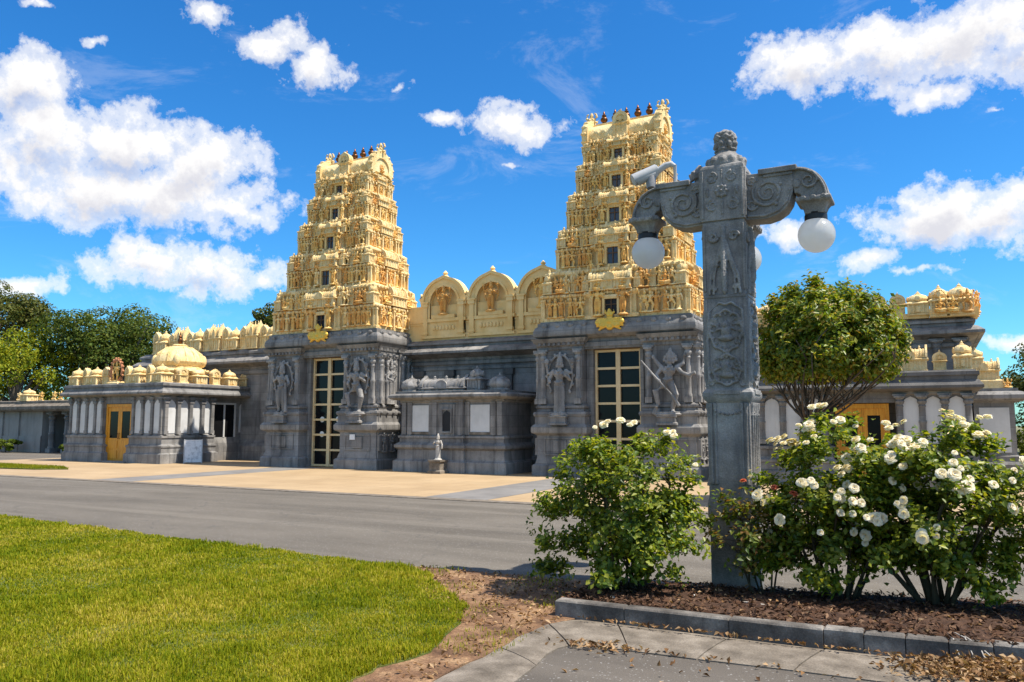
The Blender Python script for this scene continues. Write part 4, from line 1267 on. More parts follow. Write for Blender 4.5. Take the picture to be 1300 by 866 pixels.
# ------------------------------------------------------------------ small grey shrine between the towers
sh = thing('shrine', 'low grey shrine with white wall panels standing between the two towers', 'shrine', (-14.0, 22.05, 0.012))
m = MB()
SHP = [(.22, 0), (.22, .34), (.17, .38), (.12, .42), (.10, .72), (.14, .76), (.20, .80), (.20, .88), (.12, .94), (.06, .98), (.06, 1.10), (.10, 1.12), (.10, 1.18), (.0, 1.22), (0, 2.28), (.06, 2.32), (.06, 2.38)]
m.sweep([(-1.95, 0), (-.62, 0), (-.62, -.12), (.52, -.12), (.52, 0), (1.95, 0), (1.95, 1.9), (-1.95, 1.9)], SHP)
for x in (-1.85, -.75, .65, 1.85, -1.62, 1.62, -.55, .45):
    m.box(x - .09, x + .09, -.16 if -.7 < x < .6 else -.06, .05, 1.22, 2.3)
m.build('body', M['stone'], sh, 30)
for x0, x1 in ((-1.52, -.86), (.76, 1.48)):
    p = MB(); p.box(x0, x1, -.03, .02, 1.32, 2.2); o = p.build('wall_panel', M['white_wall'], sh)
    q = MB(); q.box(x0 - .05, x1 + .05, -.055, .02, 1.24, 1.318); q.build('sill', M['concrete'], o)
n_ = MB(); n_.box(-.34, .24, -.17, -.11, 1.2, 2.22); n_.build('niche_slab', M['stone'], sh)
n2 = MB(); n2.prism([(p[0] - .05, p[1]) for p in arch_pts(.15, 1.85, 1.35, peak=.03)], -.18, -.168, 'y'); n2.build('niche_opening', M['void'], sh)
f_ = MB(); frame_panel(f_, -.26, .16, 1.28, 2.08, -.175, .05, .04); f_.build('niche_frame', M['stone'], sh)
m = MB(); m.sweep(rect(-1.95, 1.95, -.02, 1.9), [(.02, 2.37), (.16, 2.375), (.30, 2.42), (.34, 2.46), (.34, 2.53), (.26, 2.58), (.16, 2.60), (.16, 2.66), (.1, 2.67)]); m.build('roof_slab', M['stone'], sh, 30)
def small_dome(r, h, mat):
    m = MB(); m.lathe([(r * .9, 0), (r * .9, h * .12), (r * .8, h * .15), (r * 1.0, h * .3), (r * 1.02, h * .42), (r * .9, h * .62), (r * .62, h * .78), (r * .3, h * .85), (r * .34, h * .88), (r * .12, h * .93), (r * .03, h * 1.1)], n=16)
    for k in range(8):
        a = k * PI / 4; m.tube([(r * .97 * math.cos(a), r * .97 * math.sin(a), h * .3), (r * .88 * math.cos(a), r * .88 * math.sin(a), h * .62), (r * .4 * math.cos(a), r * .4 * math.sin(a), h * .82)], r * .07, 5)
    return named(m, 'dome', mat, 50)
DOME_S = small_dome(.42, .62, M['stone_carved'])
for x, y in ((-1.75, .25), (1.70, .25)):
    put('roof_dome', DOME_S, sh, (x, y, 2.66), 0, (.86, .86, .85))
for x, w in ((-.35, 1.0),):
    put('barrel_ornament', SALA_S, sh, (x, .25, 2.40), 0, (1.15, .8, .78))
put('miniature_shrine', KUTA_S, sh, (.82, .3, 2.64), 0, (.55, .55, .85))
bd = MB()
bd.tube([(-.12, 0, .1), (0, 0, .16), (.12, 0, .14)], [.06, .11, .05], 8); bd.tube([(-.1, 0, .12), (-.18, 0, .26), (-.15, 0, .36)], [.06, .05, .05], 7); bd.ell((-.18, 0, .38), (.07, .05, .05), 7)
bd.tube([(.1, 0, .14), (.2, 0, .2), (.25, 0, .12)], [.05, .07, .03], 6); bd.box(-.14, .14, -.09, .09, 0, .08)
BIRD = remesh(bd, .015, M['stone'], 'roof_bird', 1)
put('roof_bird', BIRD, sh, (-1.22, .15, 2.66)); put('roof_bird', BIRD, sh, (1.3, .5, 2.66), R(180))

# ------------------------------------------------------------------ pavilions with yellow doors
PAV = [(.20, 0), (.20, .36), (.16, .39), (.13, .42), (.13, .62), (.16, .64), (.16, .70), (.09, .74), (.07, .78), (.07, 1.0), (.11, 1.02), (.11, 1.10), (.02, 1.14), (0, 1.16), (0, 2.66), (.05, 2.69), (.05, 2.74)]
EAVE = [(.02, 2.73), (.2, 2.735), (.28, 2.77), (.34, 2.80), (.34, 2.86), (.29, 2.92), (.24, 2.98), (.20, 3.0), (.20, 3.10), (.25, 3.11), (.25, 3.20), (.18, 3.21), (.16, 3.24)]

def panel_outline(w, z0, z1):
    zs = z1 - w * 1.3
    p = [(-w, z0)]
    for k in range(9):
        t = k / 8; p.append((-w * (1 - t ** 1.8) * (1 if t < 1 else 0), zs + (z1 - zs) * t))
    return p + [(-x, z) for x, z in reversed(p[:-1])]

def yellow_door(root, x0, x1, y, zt, glazed=True):
    m = MB(); xm = (x0 + x1) / 2; w = (x1 - x0)
    m.box(x0, x0 + .09, y - .05, y + .06, .02, zt); m.box(x1 - .09, x1, y - .05, y + .06, .02, zt); m.box(x0 + .09, x1 - .09, y - .05, y + .06, zt - .12, zt)
    for a, b in ((x0 + .092, xm - .004), (xm + .004, x1 - .092)):
        m.box(a, b, y - .01, y + .04, .03, .98); m.box(a, a + .12, y - .01, y + .04, .98, zt - .122); m.box(b - .12, b, y - .01, y + .04, .98, zt - .122); m.box(a + .12, b - .12, y - .01, y + .04, zt - .30, zt - .122)
        m.box(a + .1, b - .1, y - .03, y - .009, .15, .48); m.box(a + .1, b - .1, y - .03, y - .009, .58, .88)
        m.box(a + .11, b - .11, y - .02, y - .009, .97, .99)
    d = m.build('door', M['door_yellow'], root)
    g = MB()
    for a, b in ((x0 + .092, xm - .004), (xm + .004, x1 - .092)):
        g.box(a + .11, b - .11, y + .005, y + .03, .985, zt - .29)
    g.build('door_glass', M['glass_dark'], d)
    h = MB()
    for sx in (-.05, .05):
        h.tube([(xm + sx, y - .02, .95), (xm + sx, y - .07, 1.0), (xm + sx, y - .07, 1.15), (xm + sx, y - .02, 1.2)], .012, 6)
    h.build('door_handle', M['bronze'], d)
    return d

pv = thing('pavilion', 'grey side pavilion with yellow double door and a pale ribbed dome, left of the towers', 'pavilion', (0, 0, 0.012))
m = MB()
m.sweep(rect(-33.15, -30.85, 21.4, 26.5), PAV); m.sweep(rect(-29.05, -27.2, 21.4, 23.85), PAV)
m.sweep(rect(-31.0, -28.0, 21.95, 26.4), [(0, 0), (0, 2.735)])
m.sweep(rect(-29.3, -27.5, 23.84, 26.5), [(.14, 0), (.14, .6), (.02, 1.0), (0, 1.05), (0, 2.73)])
m.box(-30.85, -29.05, 21.42, 21.97, 2.42, 2.738)
m.box(-30.85, -29.05, 21.1, 21.97, 0, .06)
m.build('body', M['stone'], pv, 25)
for xc in (-32.55, -31.95, -31.38):
    pass
cols_f = [-33.08, -32.56, -31.99, -31.43, -30.93, -28.98, -28.4, -27.82, -27.27]
for x in cols_f:
    o = MB(); o.box(x - .06, x + .06, 21.33, 21.42, 1.16, 2.66); o.box(x - .09, x + .09, 21.30, 21.42, 2.42, 2.5); o.box(x - .11, x + .11, 21.28, 21.42, 2.56, 2.66); o.box(x - .08, x + .08, 21.31, 21.42, 1.16, 1.3)
    o.build('pilaster', M['stone'], pv)
for x in (-32.82, -32.27, -31.71, -31.18, -28.69, -28.11, -27.545):
    o = MB(); o.prism([(x + p[0], p[1]) for p in panel_outline(.17, 1.2, 2.56)], 21.385, 21.42, 'y'); o.build('wall_panel', M['white_wall'], pv)
for y in (21.48, 22.08, 22.68, 23.28, 23.78):
    o = MB(); o.box(-27.22, -27.08, y - .075, y + .075, 1.16, 2.66); o.box(-27.22, -27.05, y - .11, y + .11, 2.42, 2.5); o.box(-27.22, -27.03, y - .13, y + .13, 2.56, 2.66); o.box(-27.22, -27.06, y - .1, y + .1, 1.16, 1.3)
    o.build('pilaster', M['stone'], pv)
for y in (21.78, 22.38, 22.98, 23.53):
    o = MB(); o.prism([(y + p[0], p[1]) for p in panel_outline(.2, 1.2, 2.56)], -27.22, -27.185, 'x'); o.build('wall_panel', M['white_wall'], pv)
w_ = MB().box(-27.52, -27.45, 24.1, 24.18, 1.0, 2.5).box(-27.52, -27.45, 24.70, 24.78, 1.0, 2.42).box(-27.52, -27.45, 25.3, 25.38, 1.0, 2.5).box(-27.52, -27.45, 24.18, 25.3, 2.42, 2.5).build('window', M['white_wall'], pv)
MB().box(-27.51, -27.48, 24.18, 25.3, .95, 2.42).build('pane', M['glass_dark'], w_)
for y in (25.75, 26.2):
    o = MB(); o.prism([(y + p[0], p[1]) for p in panel_outline(.14, 1.2, 2.5)], -27.53, -27.48, 'x'); o.build('wall_panel', M['white_wall'], pv)
m = MB(); m.sweep(rect(-33.15, -27.2, 21.4, 26.5), EAVE); m.build('roof', M['stone'], pv, 30)
yellow_door(pv, -30.80, -29.10, 21.50, 2.40)
for x, me, w in ((-32.95, KUTA, .56), (-32.38, NASI, .34), (-31.7, KUTA, .66), (-31.0, NASI, .5), (-29.6, NASI, .34), (-28.95, KUTA, .66), (-28.25, NASI, .34), (-27.55, KUTA, .58)):
    put('roof_shrine', me, pv, (x, 21.55, 3.235), 0, (w * (1.1 if me is not SALA else .85), .6, .78))
for y, me in ((22.4, NASI), (23.2, KUTA), (24.1, NASI), (24.9, KUTA), (25.9, KUTA)):
    put('roof_shrine', me, pv, (-27.42, y, 3.235), R(90), (.62, .6, .72))
dm = MB()
dm.lathe([(1.45, 0), (1.5, .06), (1.42, .12), (1.3, .16), (1.3, .42), (1.5, .48), (1.56, .54), (1.42, .62), (1.2, .66), (1.2, .72)], n=16, ph=PI / 16)
dm.lathe([(1.12, .7), (1.24, .78), (1.3, .9), (1.26, 1.04), (1.12, 1.2), (.9, 1.36), (.62, 1.47), (.4, 1.52), (.42, 1.56), (.3, 1.6)], n=32)
for k in range(16):
    a = 2 * PI * k / 16
    dm.tube([(1.29 * math.cos(a), 1.29 * math.sin(a), .88), (1.14 * math.cos(a), 1.14 * math.sin(a), 1.2), (.62 * math.cos(a), .62 * math.sin(a), 1.48)], [.07, .06, .03], 6)
    dm.ell((1.38 * math.cos(a), 1.38 * math.sin(a), .30), (.10, .10, .12), 6); dm.ell((1.5 * math.cos(a), 1.5 * math.sin(a), .56), (.09, .09, .07), 6)
for k in range(4):
    a = k * PI / 2 + PI / 4
    dm.ell((1.22 * math.cos(a), 1.22 * math.sin(a), .95), (.2, .2, .24), 8)
do = dm.build('dome', M['cream'], pv, 40, (-28.6, 23.2, 3.2)); do.scale = (.78, .78, 1.12)
put('finial', KALASHA, do, (0, 0, 1.56), 0, (.3, .3, .55))

ds = thing('dancer_statue', 'small rust-brown figure inside an upright ring on the pavilion roof edge above the yellow door', 'statue', (-30.35, 21.5, 3.24))
rgm = MB(); rgm.tube([(.36 * math.cos(a), 0, .58 + .46 * math.sin(a)) for a in [PI * (-.35 + 1.7 * k / 30) for k in range(31)]], .055, 7)
for k in range(16):
    a = PI * (-.35 + 1.7 * k / 15); rgm.ell((.43 * math.cos(a), 0, .58 + .53 * math.sin(a)), .05, 5)
rgm.build('ring', M['dusty_orange'], ds, 50)
MB().sweep(rect(-.3, .3, -.16, .16), [(.05, 0), (.05, .06), (0, .09), (0, .14)]).build('base', M['cream'], ds)
put('figure', FIG['dancer'], ds, (0, 0, .14), 0, .82)

rw = thing('pavilion', 'grey side pavilion with yellow door and arched panels behind the white roses', 'pavilion', (0, 0, 0.012))
m = MB()
PAV2 = [(o * 1.3, z * .9) for o, z in PAV]
PAV2[-4:] = [(0, 1.06), (0, 2.3), (.05, 2.33), (.05, 2.4)]
m.sweep(rect(-4.15, -2.42, 22.2, 25.5), PAV2); m.sweep(rect(-.82, .82, 22.2, 25.5), PAV2); m.sweep(rect(-2.6, -.6, 22.75, 25.4), [(0, 0), (0, 2.41)])
m.box(-2.42, -.82, 22.25, 22.77, 2.12, 2.415)
m.build('body', M['stone'], rw, 25)
m = MB(); m.sweep(rect(-4.15, .82, 22.2, 25.5), [(o * .9, z - .34) for o, z in EAVE]); m.build('roof', M['stone_dark'], rw, 30)
for x in (-4.1, -3.55, -3.02, -2.5, -.72, -.22, .28, .78):
    column_mb(1.28, .085).build('pilaster', M['stone'], rw, 40, (x, 22.16, 1.05))
for x in (-3.83, -3.28, -2.76, -.47, .03, .53):
    o = MB(); o.prism([(x + p[0], p[1]) for p in arch_pts(.19, 2.06, 1.10, peak=.02)], 22.18, 22.22, 'y'); o.build('wall_panel', M['white_wall'], rw)
for y in (22.6, 23.2, 23.8, 24.4):
    o = MB(); o.prism([(y + p[0], p[1]) for p in arch_pts(.19, 2.06, 1.10, peak=.02)], .81, .84, 'x'); o.build('wall_panel', M['white_wall'], rw)
d = yellow_door(rw, -2.26, -.98, 22.4, 2.1)
for x, me, w, hh in ((-3.9, KUTA, .5, .75), (-3.1, SALA, .62, .62), (-2.2, NASI, .55, .55), (-1.4, NASI, .55, .5), (-.42, SALA, .62, .66), (.22, NASI, .46, .52), (.72, KUTA, .44, .74)):
    put('roof_shrine', me, rw, (x, 22.45, 2.895), 0, (w * (1.0 if me is not SALA else .8), .55, hh))
# low block on the far right
fr = thing('side_chamber', 'low grey side chamber with one big white panel at the far right of the temple', 'building', (0, 0, 0.012))
m = MB(); m.sweep(rect(1.0, 1.95, 25.0, 30), [(.15, 0), (.15, .5), (.08, .6), (.08, .72), (0, .76), (0, 2.15), (.05, 2.2)]); m.build('body', M['stone'], fr, 25)
m = MB(); m.sweep(rect(1.0, 1.95, 25.0, 30), [(.02, 2.19), (.22, 2.2), (.3, 2.26), (.3, 2.36), (.2, 2.44), (.1, 2.46), (.1, 2.54)]); m.build('roof', M['stone'], fr, 25)
MB().box(1.12, 1.82, 24.97, 25.02, .82, 2.02).build('wall_panel', M['white_wall'], fr)
MB().sweep(rect(1.0, 1.75, 25.0, 26.2), [(.02, 2.53), (0, 2.75), (-.1, 2.8)]).build('ornament_base', M['cream'], fr)
put('roof_shrine', SALA, fr, (1.3, 25.3, 2.75), 0, (.5, .6, .62)); put('roof_shrine', KUTA, fr, (1.12, 25.3, 3.1), 0, (.4, .4, .6))
put('roof_figure', FIG['seated'], fr, (1.82, 25.0, 2.52), R(20), .42)

# ------------------------------------------------------------------ far left annexe
an = thing('annexe', 'low flat-roofed grey annexe with a dark open porch at the far left', 'building', (0, 0, 0))
m = MB(); m.box(-62, -44.2, 26.9, 34, 0, 2.3); m.box(-41.6, -40.6, 26.9, 34, 0, 2.3); m.box(-44.2, -41.6, 30, 34, 0, 2.3)
for x in (-60, -57, -54, -51, -48, -46.4):
    m.box(x - .12, x + .12, 26.8, 26.91, 0, 2.25)
m.box(-62, -44.2, 26.84, 26.92, 0, .9)
m.build('wall', M['annexe_wall'], an)
m = MB(); m.sweep(rect(-62, -40.6, 26.9, 34), [(.05, 2.28), (.5, 2.3), (.6, 2.4), (.6, 2.56), (.4, 2.7), (.3, 2.72), (.3, 2.86), (.1, 2.9)]); m.build('roof', M['concrete'], an)
for x in (-43.6, -42.2):
    column_mb(2.28, .16).build('column', M['stone'], an, 40, (x, 27.1, 0))
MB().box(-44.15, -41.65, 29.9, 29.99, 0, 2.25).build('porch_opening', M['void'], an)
for x in (-46.5, -45.6, -44.4, -43.2, -42.6, -41.4):
    put('roof_figure', FIG['seated'] if x != -45.6 else KUTA, an, (x, 26.9, 2.88), 0, .72)
# ------------------------------------------------------------------ small things on the forecourt
ws = thing('statue', 'small pale draped statue on a pedestal in front of the low grey shrine', 'statue', (-14.1, 21.45, 0.012))
MB().sweep(rect(-.2, .2, -.2, .2), [(.05, 0), (.05, .08), (0, .12), (0, .36), (.04, .38), (.04, .43)]).build('pedestal', M['concrete'], ws)
put('figure', remesh(figure_mb('skirt', 'down', False), .012, M['concrete_pale'], 'draped_figure', 2), ws, (0, 0, .44), 0, .80)

sb = thing('sign_board', 'white folding notice board standing at the corner of the yellow-door pavilion', 'sign', (-26.45, 22.3, 0.012), R(52))
bm_ = MB(); bm_.add([], [])
T0 = Matrix.Translation((0, -.14, 0)) @ Matrix.Rotation(R(-10), 4, 'X')
MB().box(-.33, .33, -.012, .012, .04, .95, T0).build('front_panel', surface('printed_white_board', [(.30, .30, .31), (.66, .66, .66), (.72, .72, .71)], 7, .5, 0, 30, .05), sb)
T1 = Matrix.Translation((0, .18, 0)) @ Matrix.Rotation(R(10), 4, 'X')
MB().box(-.33, .33, -.012, .012, .04, .95, T1).build('back_panel', M['paper'], sb)
for s_, T_ in ((-1, T0), (1, T0), (-1, T1), (1, T1)):
    MB().box(s_ * .33 - .02, s_ * .33 + .02, -.02, .02, 0, .97, T_).build('leg', M['camera_white'], sb)

# ------------------------------------------------------------------ carved stone lamp post
lamp = thing('lamp_post', 'tall carved grey stone lamp post with white globe lamps on scrolled arms', 'lamp post', (-1.74, 7.93, 0))
def spiral(m, cx, cz, r, turns, y, th=.016, d=1, a0=0.0):
    pts = []; rad = []
    n = int(14 * turns)
    for k in range(n + 1):
        t = k / n; a = a0 + d * 2 * PI * turns * t; q = r * (1 - .88 * t)
        pts.append((cx + q * math.cos(a), y, cz + q * math.sin(a))); rad.append(th * (1 - .4 * t))
    m.tube(pts, rad, 6)
def relief():
    m = MB(); y = 0
    # lobed medallion with a seated figure, and a second one below
    for cz, rx, rz in ((2.50, .155, .20), (2.12, .135, .145)):
        pts = []
        for k in range(49):
            a = 2 * PI * k / 48; q = 1 + .05 * math.cos(8 * a)
            pts.append((rx * q * math.cos(a), y, cz + rz * q * math.sin(a)))
        m.tube(pts, .017, 6)
        for k in range(16):
            a = 2 * PI * k / 16; m.ell((rx * .83 * math.cos(a), y, cz + rz * .83 * math.sin(a)), .017, 5)
        m.ell((0, y, cz + rz * .28), (.038, .035, .045), 8); m.ell((0, y, cz), (.055, .03, .06), 8); m.ell((0, y, cz - rz * .35), (.095, .03, .035), 8)
        for s in (-1, 1):
            m.tube([(s * .045, y, cz + .03), (s * .09, y, cz), (s * .07, y, cz + .07)], .017, 5)
            spiral(m, s * .098, cz + rz * .42, .034, 1.5, y, .012, s)
    for s in (-1, 1):
        m.tube([(s * .17, y, 2.0), (s * .18, y, 2.4), (s * .16, y, 2.7), (s * .06, y, 2.78), (0, y, 2.76)], .016, 6)
        spiral(m, s * .145, 1.99, .035, 1.4, y, .013, -s)
    # pointed arch with pendant
    for q in (1.0, .72):
        m.tube([(-.15 * q, y, 2.86), (-.135 * q, y, 3.05), (-.06 * q, y, 3.26), (0, y, 3.26 + .24 * q), (.06 * q, y, 3.26), (.135 * q, y, 3.05), (.15 * q, y, 2.86)], .014, 6)
    m.tube([(0, y, 3.55), (0, y, 3.38), (0, y, 3.05), (0, y, 2.86)], [.02, .03, .035, .012], 8)
    for k in range(6):
        m.ell((0, y, 2.9 + .075 * k), (.03 + .004 * k, .026, .028), 6)
    for s in (-1, 1):
        spiral(m, s * .10, 3.44, .055, 1.8, y, .015, s); spiral(m, s * .085, 3.14, .035, 1.4, y, .012, -s); spiral(m, s * .10, 2.93, .03, 1.3, y, .012, s)
    # block on top: vertical rib, rosette, scrolls
    m.tube([(0, y, 3.66), (0, y, 4.12)], .014, 6)
    for k in range(8):
        a = 2 * PI * k / 8; m.ell((.05 * math.cos(a), y, 3.90 + .05 * math.sin(a)), .026, 6)
    m.ell((0, y, 3.9), .028, 6)
    for s in (-1, 1):
        for zc, r in ((4.04, .06), (3.76, .065)):
            spiral(m, s * .10, zc, r, 1.8, y, .015, s * (1 if zc > 3.9 else -1), PI / 2)
        m.ell((s * .145, y, 3.9), (.022, .02, .06), 6)
    # base rosette and garland
    for k in range(7):
        m.ell((-.12 + .04 * k, y, 1.72 - .03 * math.sin(PI * k / 6)), .016, 5)
    return m
REL = remesh(relief(), .0075, M['stone_lamp'], 'carved_relief', 1, (.01, .02))
m = MB()
m.sweep(rect(-.205, .205, -.205, .205), [(.0, -.05), (.0, .70), (.014, .71), (.014, .84), (.006, .87), (.0, .90), (.0, 1.0), (-.006, 1.03), (-.004, 1.80), (.012, 1.82), (.035, 1.86), (.035, 1.90), (.004, 1.94), (.004, 2.84),
                                        (-.004, 2.86), (0, 3.592), (-.008, 3.596), (-.008, 3.604), (.012, 3.608), (.012, 4.14), (0, 4.17), (-.03, 4.19)])
for rz in (0, 90, 180, 270):
    Rm = Matrix.Rotation(R(rz), 4, 'Z')
    # colonnettes low on the shaft on the side faces, raised margins elsewhere
    for x in (-.168, -.128, .128, .168):
        if rz in (0, 180):
            m.lathe([(.019, 1.02), (.019, 1.06), (.013, 1.08), (.013, 1.66), (.019, 1.68), (.013, 1.71), (.021, 1.76), (.021, 1.80)], (x, -.203, 0), 8, Rm)
    if rz in (90, 270):
        for x in (-.13, -.045, .045, .13):
            m.lathe([(.026, 1.02), (.026, 1.06), (.018, 1.08), (.018, 1.66), (.026, 1.68), (.018, 1.71), (.03, 1.76), (.03, 1.80)], (x, -.205, 0), 8, Rm)
        m.box(-.19, .19, -.228, -.2, 1.0, 1.03, Rm)
    for s in (-1, 1):
        m.box(s * .185 - .012, s * .185 + .012, -.217, -.2, 1.96, 2.82, Rm)
        m.box(s * .19 - .010, s * .19 + .010, -.214, -.2, 2.9, 3.56, Rm)
        m.box(s * .195 - .012, s * .195 + .012, -.229, -.2, 3.63, 4.12, Rm)
    m.box(-.2, .2, -.216, -.2, 2.83, 2.86, Rm); m.box(-.13, .13, -.25, -.2, 1.88, 1.925, Rm)
    for k in range(5):
        m.ell((-.06 + .03 * k, -.222, .78), (.02, .012, .03), 6, Rm)
    m.lathe([(.055, 0), (.055, .012), (.03, .02), (.01, .03)], (0, 0, 0), 10, Rm @ Matrix.Translation((-.02, -.217, .775)) @ Matrix.Rotation(R(90), 4, 'X'))
post = m.build('post', M['stone_lamp'], lamp, 30)
bv = post.modifiers.new('edge', 'BEVEL'); bv.width = .006; bv.segments = 2; bv.limit_method = 'ANGLE'; bv.angle_limit = R(50)
for rz in (0, 90, 180, 270):
    a = R(rz)
    put('carved_relief', REL, lamp, (.209 * math.sin(a), -.209 * math.cos(a), 0), a, (1, 1.7, 1))
# finial: domed base and a many-faced lion head
f = MB()
f.lathe([(.19, 4.15), (.20, 4.20), (.19, 4.24), (.16, 4.29), (.115, 4.33), (.09, 4.35)], n=20)
for k in range(12):
    a = 2 * PI * k / 12; f.ell((.17 * math.cos(a), .17 * math.sin(a), 4.24), (.045, .045, .05), 6)
f.ell((0, 0, 4.45), (.095, .095, .125), 12)
for rz in (0, 90, 180, 270):
    Rm = Matrix.Rotation(R(rz - 10), 4, 'Z')
    f.ell((0, -.10, 4.43), (.028, .035, .035), 8, Rm); f.ell((0, -.085, 4.375), (.05, .035, .02), 8, Rm); f.ell((0, -.08, 4.345), (.04, .03, .016), 6, Rm)
    for s in (-1, 1):
        f.ell((s * .04, -.092, 4.475), (.022, .018, .018), 6, Rm); f.tube([(s * .012, -.1, 4.49), (s * .045, -.1, 4.515), (s * .075, -.075, 4.49)], .014, 5, Rm)
        f.ell((s * .075, -.07, 4.42), (.025, .02, .04), 6, Rm)
    for k in range(4):
        f.ell((-.05 + .033 * k, -.075, 4.54), (.022, .025, .028), 6, Rm)
f.lathe([(.06, 4.53), (.07, 4.56), (.045, 4.585), (.02, 4.6)], n=12)
put('finial_head', remesh(f, .0085, M['stone_lamp'], 'finial_head', 1, (.008, .02)), lamp)

def lamp_arm():
    m = MB()
    blk = [(.19, 3.60), (.40, 3.59), (.50, 3.615), (.58, 3.665), (.63, 3.74), (.655, 3.83), (.66, 3.92), (.66, 4.045), (.19, 4.06)]
    m.prism(blk, -.125, .125, 'y')
    inn = [(p[0] * .86 + .06, 3.83 + (p[1] - 3.83) * .80) for p in blk[1:8]]
    # quarter-round elbow
    cx, cz = .68, 3.745
    o = [(cx + .295 * math.cos(a), cz + .325 * math.sin(a)) for a in [PI / 2 * 1.12 - (PI / 2 * 1.12) * k / 14 for k in range(15)]]
    i = [(cx + .055 * math.cos(a), cz + .065 * math.sin(a)) for a in [PI / 2 * 1.12 - (PI / 2 * 1.12) * k / 14 for k in range(15)]]
    m.ring(o, i, -.115, .115, 'y')
    m.box(.34, .70, -.16, .16, 4.03, 4.085)
    m.box(.38, .66, -.14, .14, 4.0, 4.03)
    # holder: square bell cap over the lamp
    m.sweep(rect(.70, .98, -.14, .14), [(-.02, 3.77), (.015, 3.755), (.02, 3.735), (.02, 3.715), (-.01, 3.70), (-.03, 3.67), (-.045, 3.63), (-.05, 3.60)])
    for s in (-1, 1):
        for k in range(3):
            m.ell((.75 + .09 * k, s * .155, 3.74), (.035, .02, .025), 6)
        m.ell((.69, s * .11, 3.90), (.05, .03, .05), 6)
    return m
def arm_relief():
    m = MB()
    spiral(m, .42, 3.85, .15, 2.2, 0, .018, 1, PI * .8)
    spiral(m, .27, 3.74, .06, 1.5, 0, .014, -1); spiral(m, .27, 3.97, .05, 1.5, 0, .013, 1)
    spiral(m, .80, 3.92, .09, 1.6, 0, .015, -1, PI / 2)
    m.tube([(.22, 0, 3.63), (.40, 0, 3.62), (.52, 0, 3.66), (.60, 0, 3.74), (.63, 0, 3.86)], .015, 6)
    m.tube([(cx_, 0, cz_) for cx_, cz_ in [(.68 + .27 * math.cos(a), 3.745 + .30 * math.sin(a)) for a in [PI / 2 - PI / 2 * k / 10 for k in range(11)]]], .015, 6)
    for k in range(5):
        m.ell((.50 + .012 * k, 0, 3.72 + .05 * k), .02, 5)
    return m
ARM = named(lamp_arm(), 'arm', M['stone_lamp'], 35)
ARMR = remesh(arm_relief(), .008, M['stone_lamp'], 'arm_relief', 1, (.008, .02))
GLOBE = named(MB().ell((0, 0, 0), .172, 32), 'globe', M['globe'], 180)
NECK = named(MB().lathe([(.105, 0), (.105, .05), (.095, .06), (.10, .07)], n=20), 'collar', M['black_metal'], 40)
for rz in (0, 180, 90):
    a = put('arm', ARM, lamp, (0, 0, 0), R(rz))
    b_ = a.modifiers.new('edge', 'BEVEL'); b_.width = .008; b_.segments = 2; b_.limit_method = 'ANGLE'; b_.angle_limit = R(45)
    put('arm_relief', ARMR, a, (0, -.127, 0), 0, (1, 1.5, 1)); put('arm_relief', ARMR, a, (0, .127, 0), 0, (1, 1.5, 1))
    put('collar', NECK, a, (.84, 0, 3.545))
    put('globe', GLOBE, a, (.84, 0, 3.405))
bud = MB(); bud.lathe([(.05, 0), (.075, .02), (.05, .05), (.07, .07), (.085, .11), (.07, .15), (.035, .19), (.01, .22)], n=14)
for k in range(6):
    a = 2 * PI * k / 6; bud.tube([(.07 * math.cos(a), .07 * math.sin(a), .06), (.095 * math.cos(a), .095 * math.sin(a), .12), (.03 * math.cos(a), .03 * math.sin(a), .19)], [.03, .028, .012], 6)
BUD = remesh(bud, .008, M['stone_lamp'], 'bud', 1)
put('bud_finial', BUD, lamp, (-.27, 0, 4.05)); put('bud_finial', BUD, lamp, (0, .27, 4.05))

cc = thing('security_camera', 'small off-white security camera on a bracket above the left lamp arm', 'camera', (-2.27, 7.93, 4.08))
mb = MB(); mb.lathe([(.05, 0), (.05, .012), (.02, .016), (.018, .22), (.022, .23)], n=12)
mb.tube([(0, 0, .22), (-.04, 0, .25), (-.10, -.01, .24), (-.24, -.03, .15)], [.022, .03, .034, .034], 10); mb.ell((-.25, -.03, .145), .05, 10)
mb.build('bracket', M['camera_white'], cc, 50)
MB().tube([(-.24, -.03, .17), (-.12, .0, .20), (-.03, .03, .10), (.10, .05, .03), (.30, .06, .02)], .006, 6).build('cable', M['black_metal'], cc, 180)
ax = Vector((-.80, -.45, -.42)).normalized()
p0 = Vector((-.20, -.0, .19))
mb = MB(); mb.tube([p0 + ax * t for t in (0, .02, .24, .25)], [.04, .056, .056, .05], 18); mb.tube([p0 + Vector((0, 0, .022)) + ax * t for t in (-.01, 0, .28, .281)], [.05, .062, .062, .055], 18)
mb.build('housing', M['camera_white'], cc, 40)
mb = MB(); mb.tube([p0 + ax * t for t in (.245, .256)], [.046, .044], 18); mb.build('lens', M['glass_dark'], cc, 40)
mb = MB(); mb.tube([(-.25, -.03, .145), (-.25, -.05, .05), (-.245, -.06, .0)], [.05, .052, .045], 14); mb.build('motor', M['grey_metal'], cc, 40)

# ------------------------------------------------------------------ plants
def cane_path(rg, p, q, bend=.12, n=6):
    p, q = Vector(p), Vector(q); out = []
    sag = Vector((rg.uniform(-1, 1), rg.uniform(-1, 1), 0)) * bend * (q - p).length
    for k in range(n):
        t = k / (n - 1)
        v = p.lerp(q, t) + sag * (4 * t * (1 - t)) * .5
        v.z += .10 * (q - p).length * math.sin(PI * t) * .6
        out.append(v)
    return out

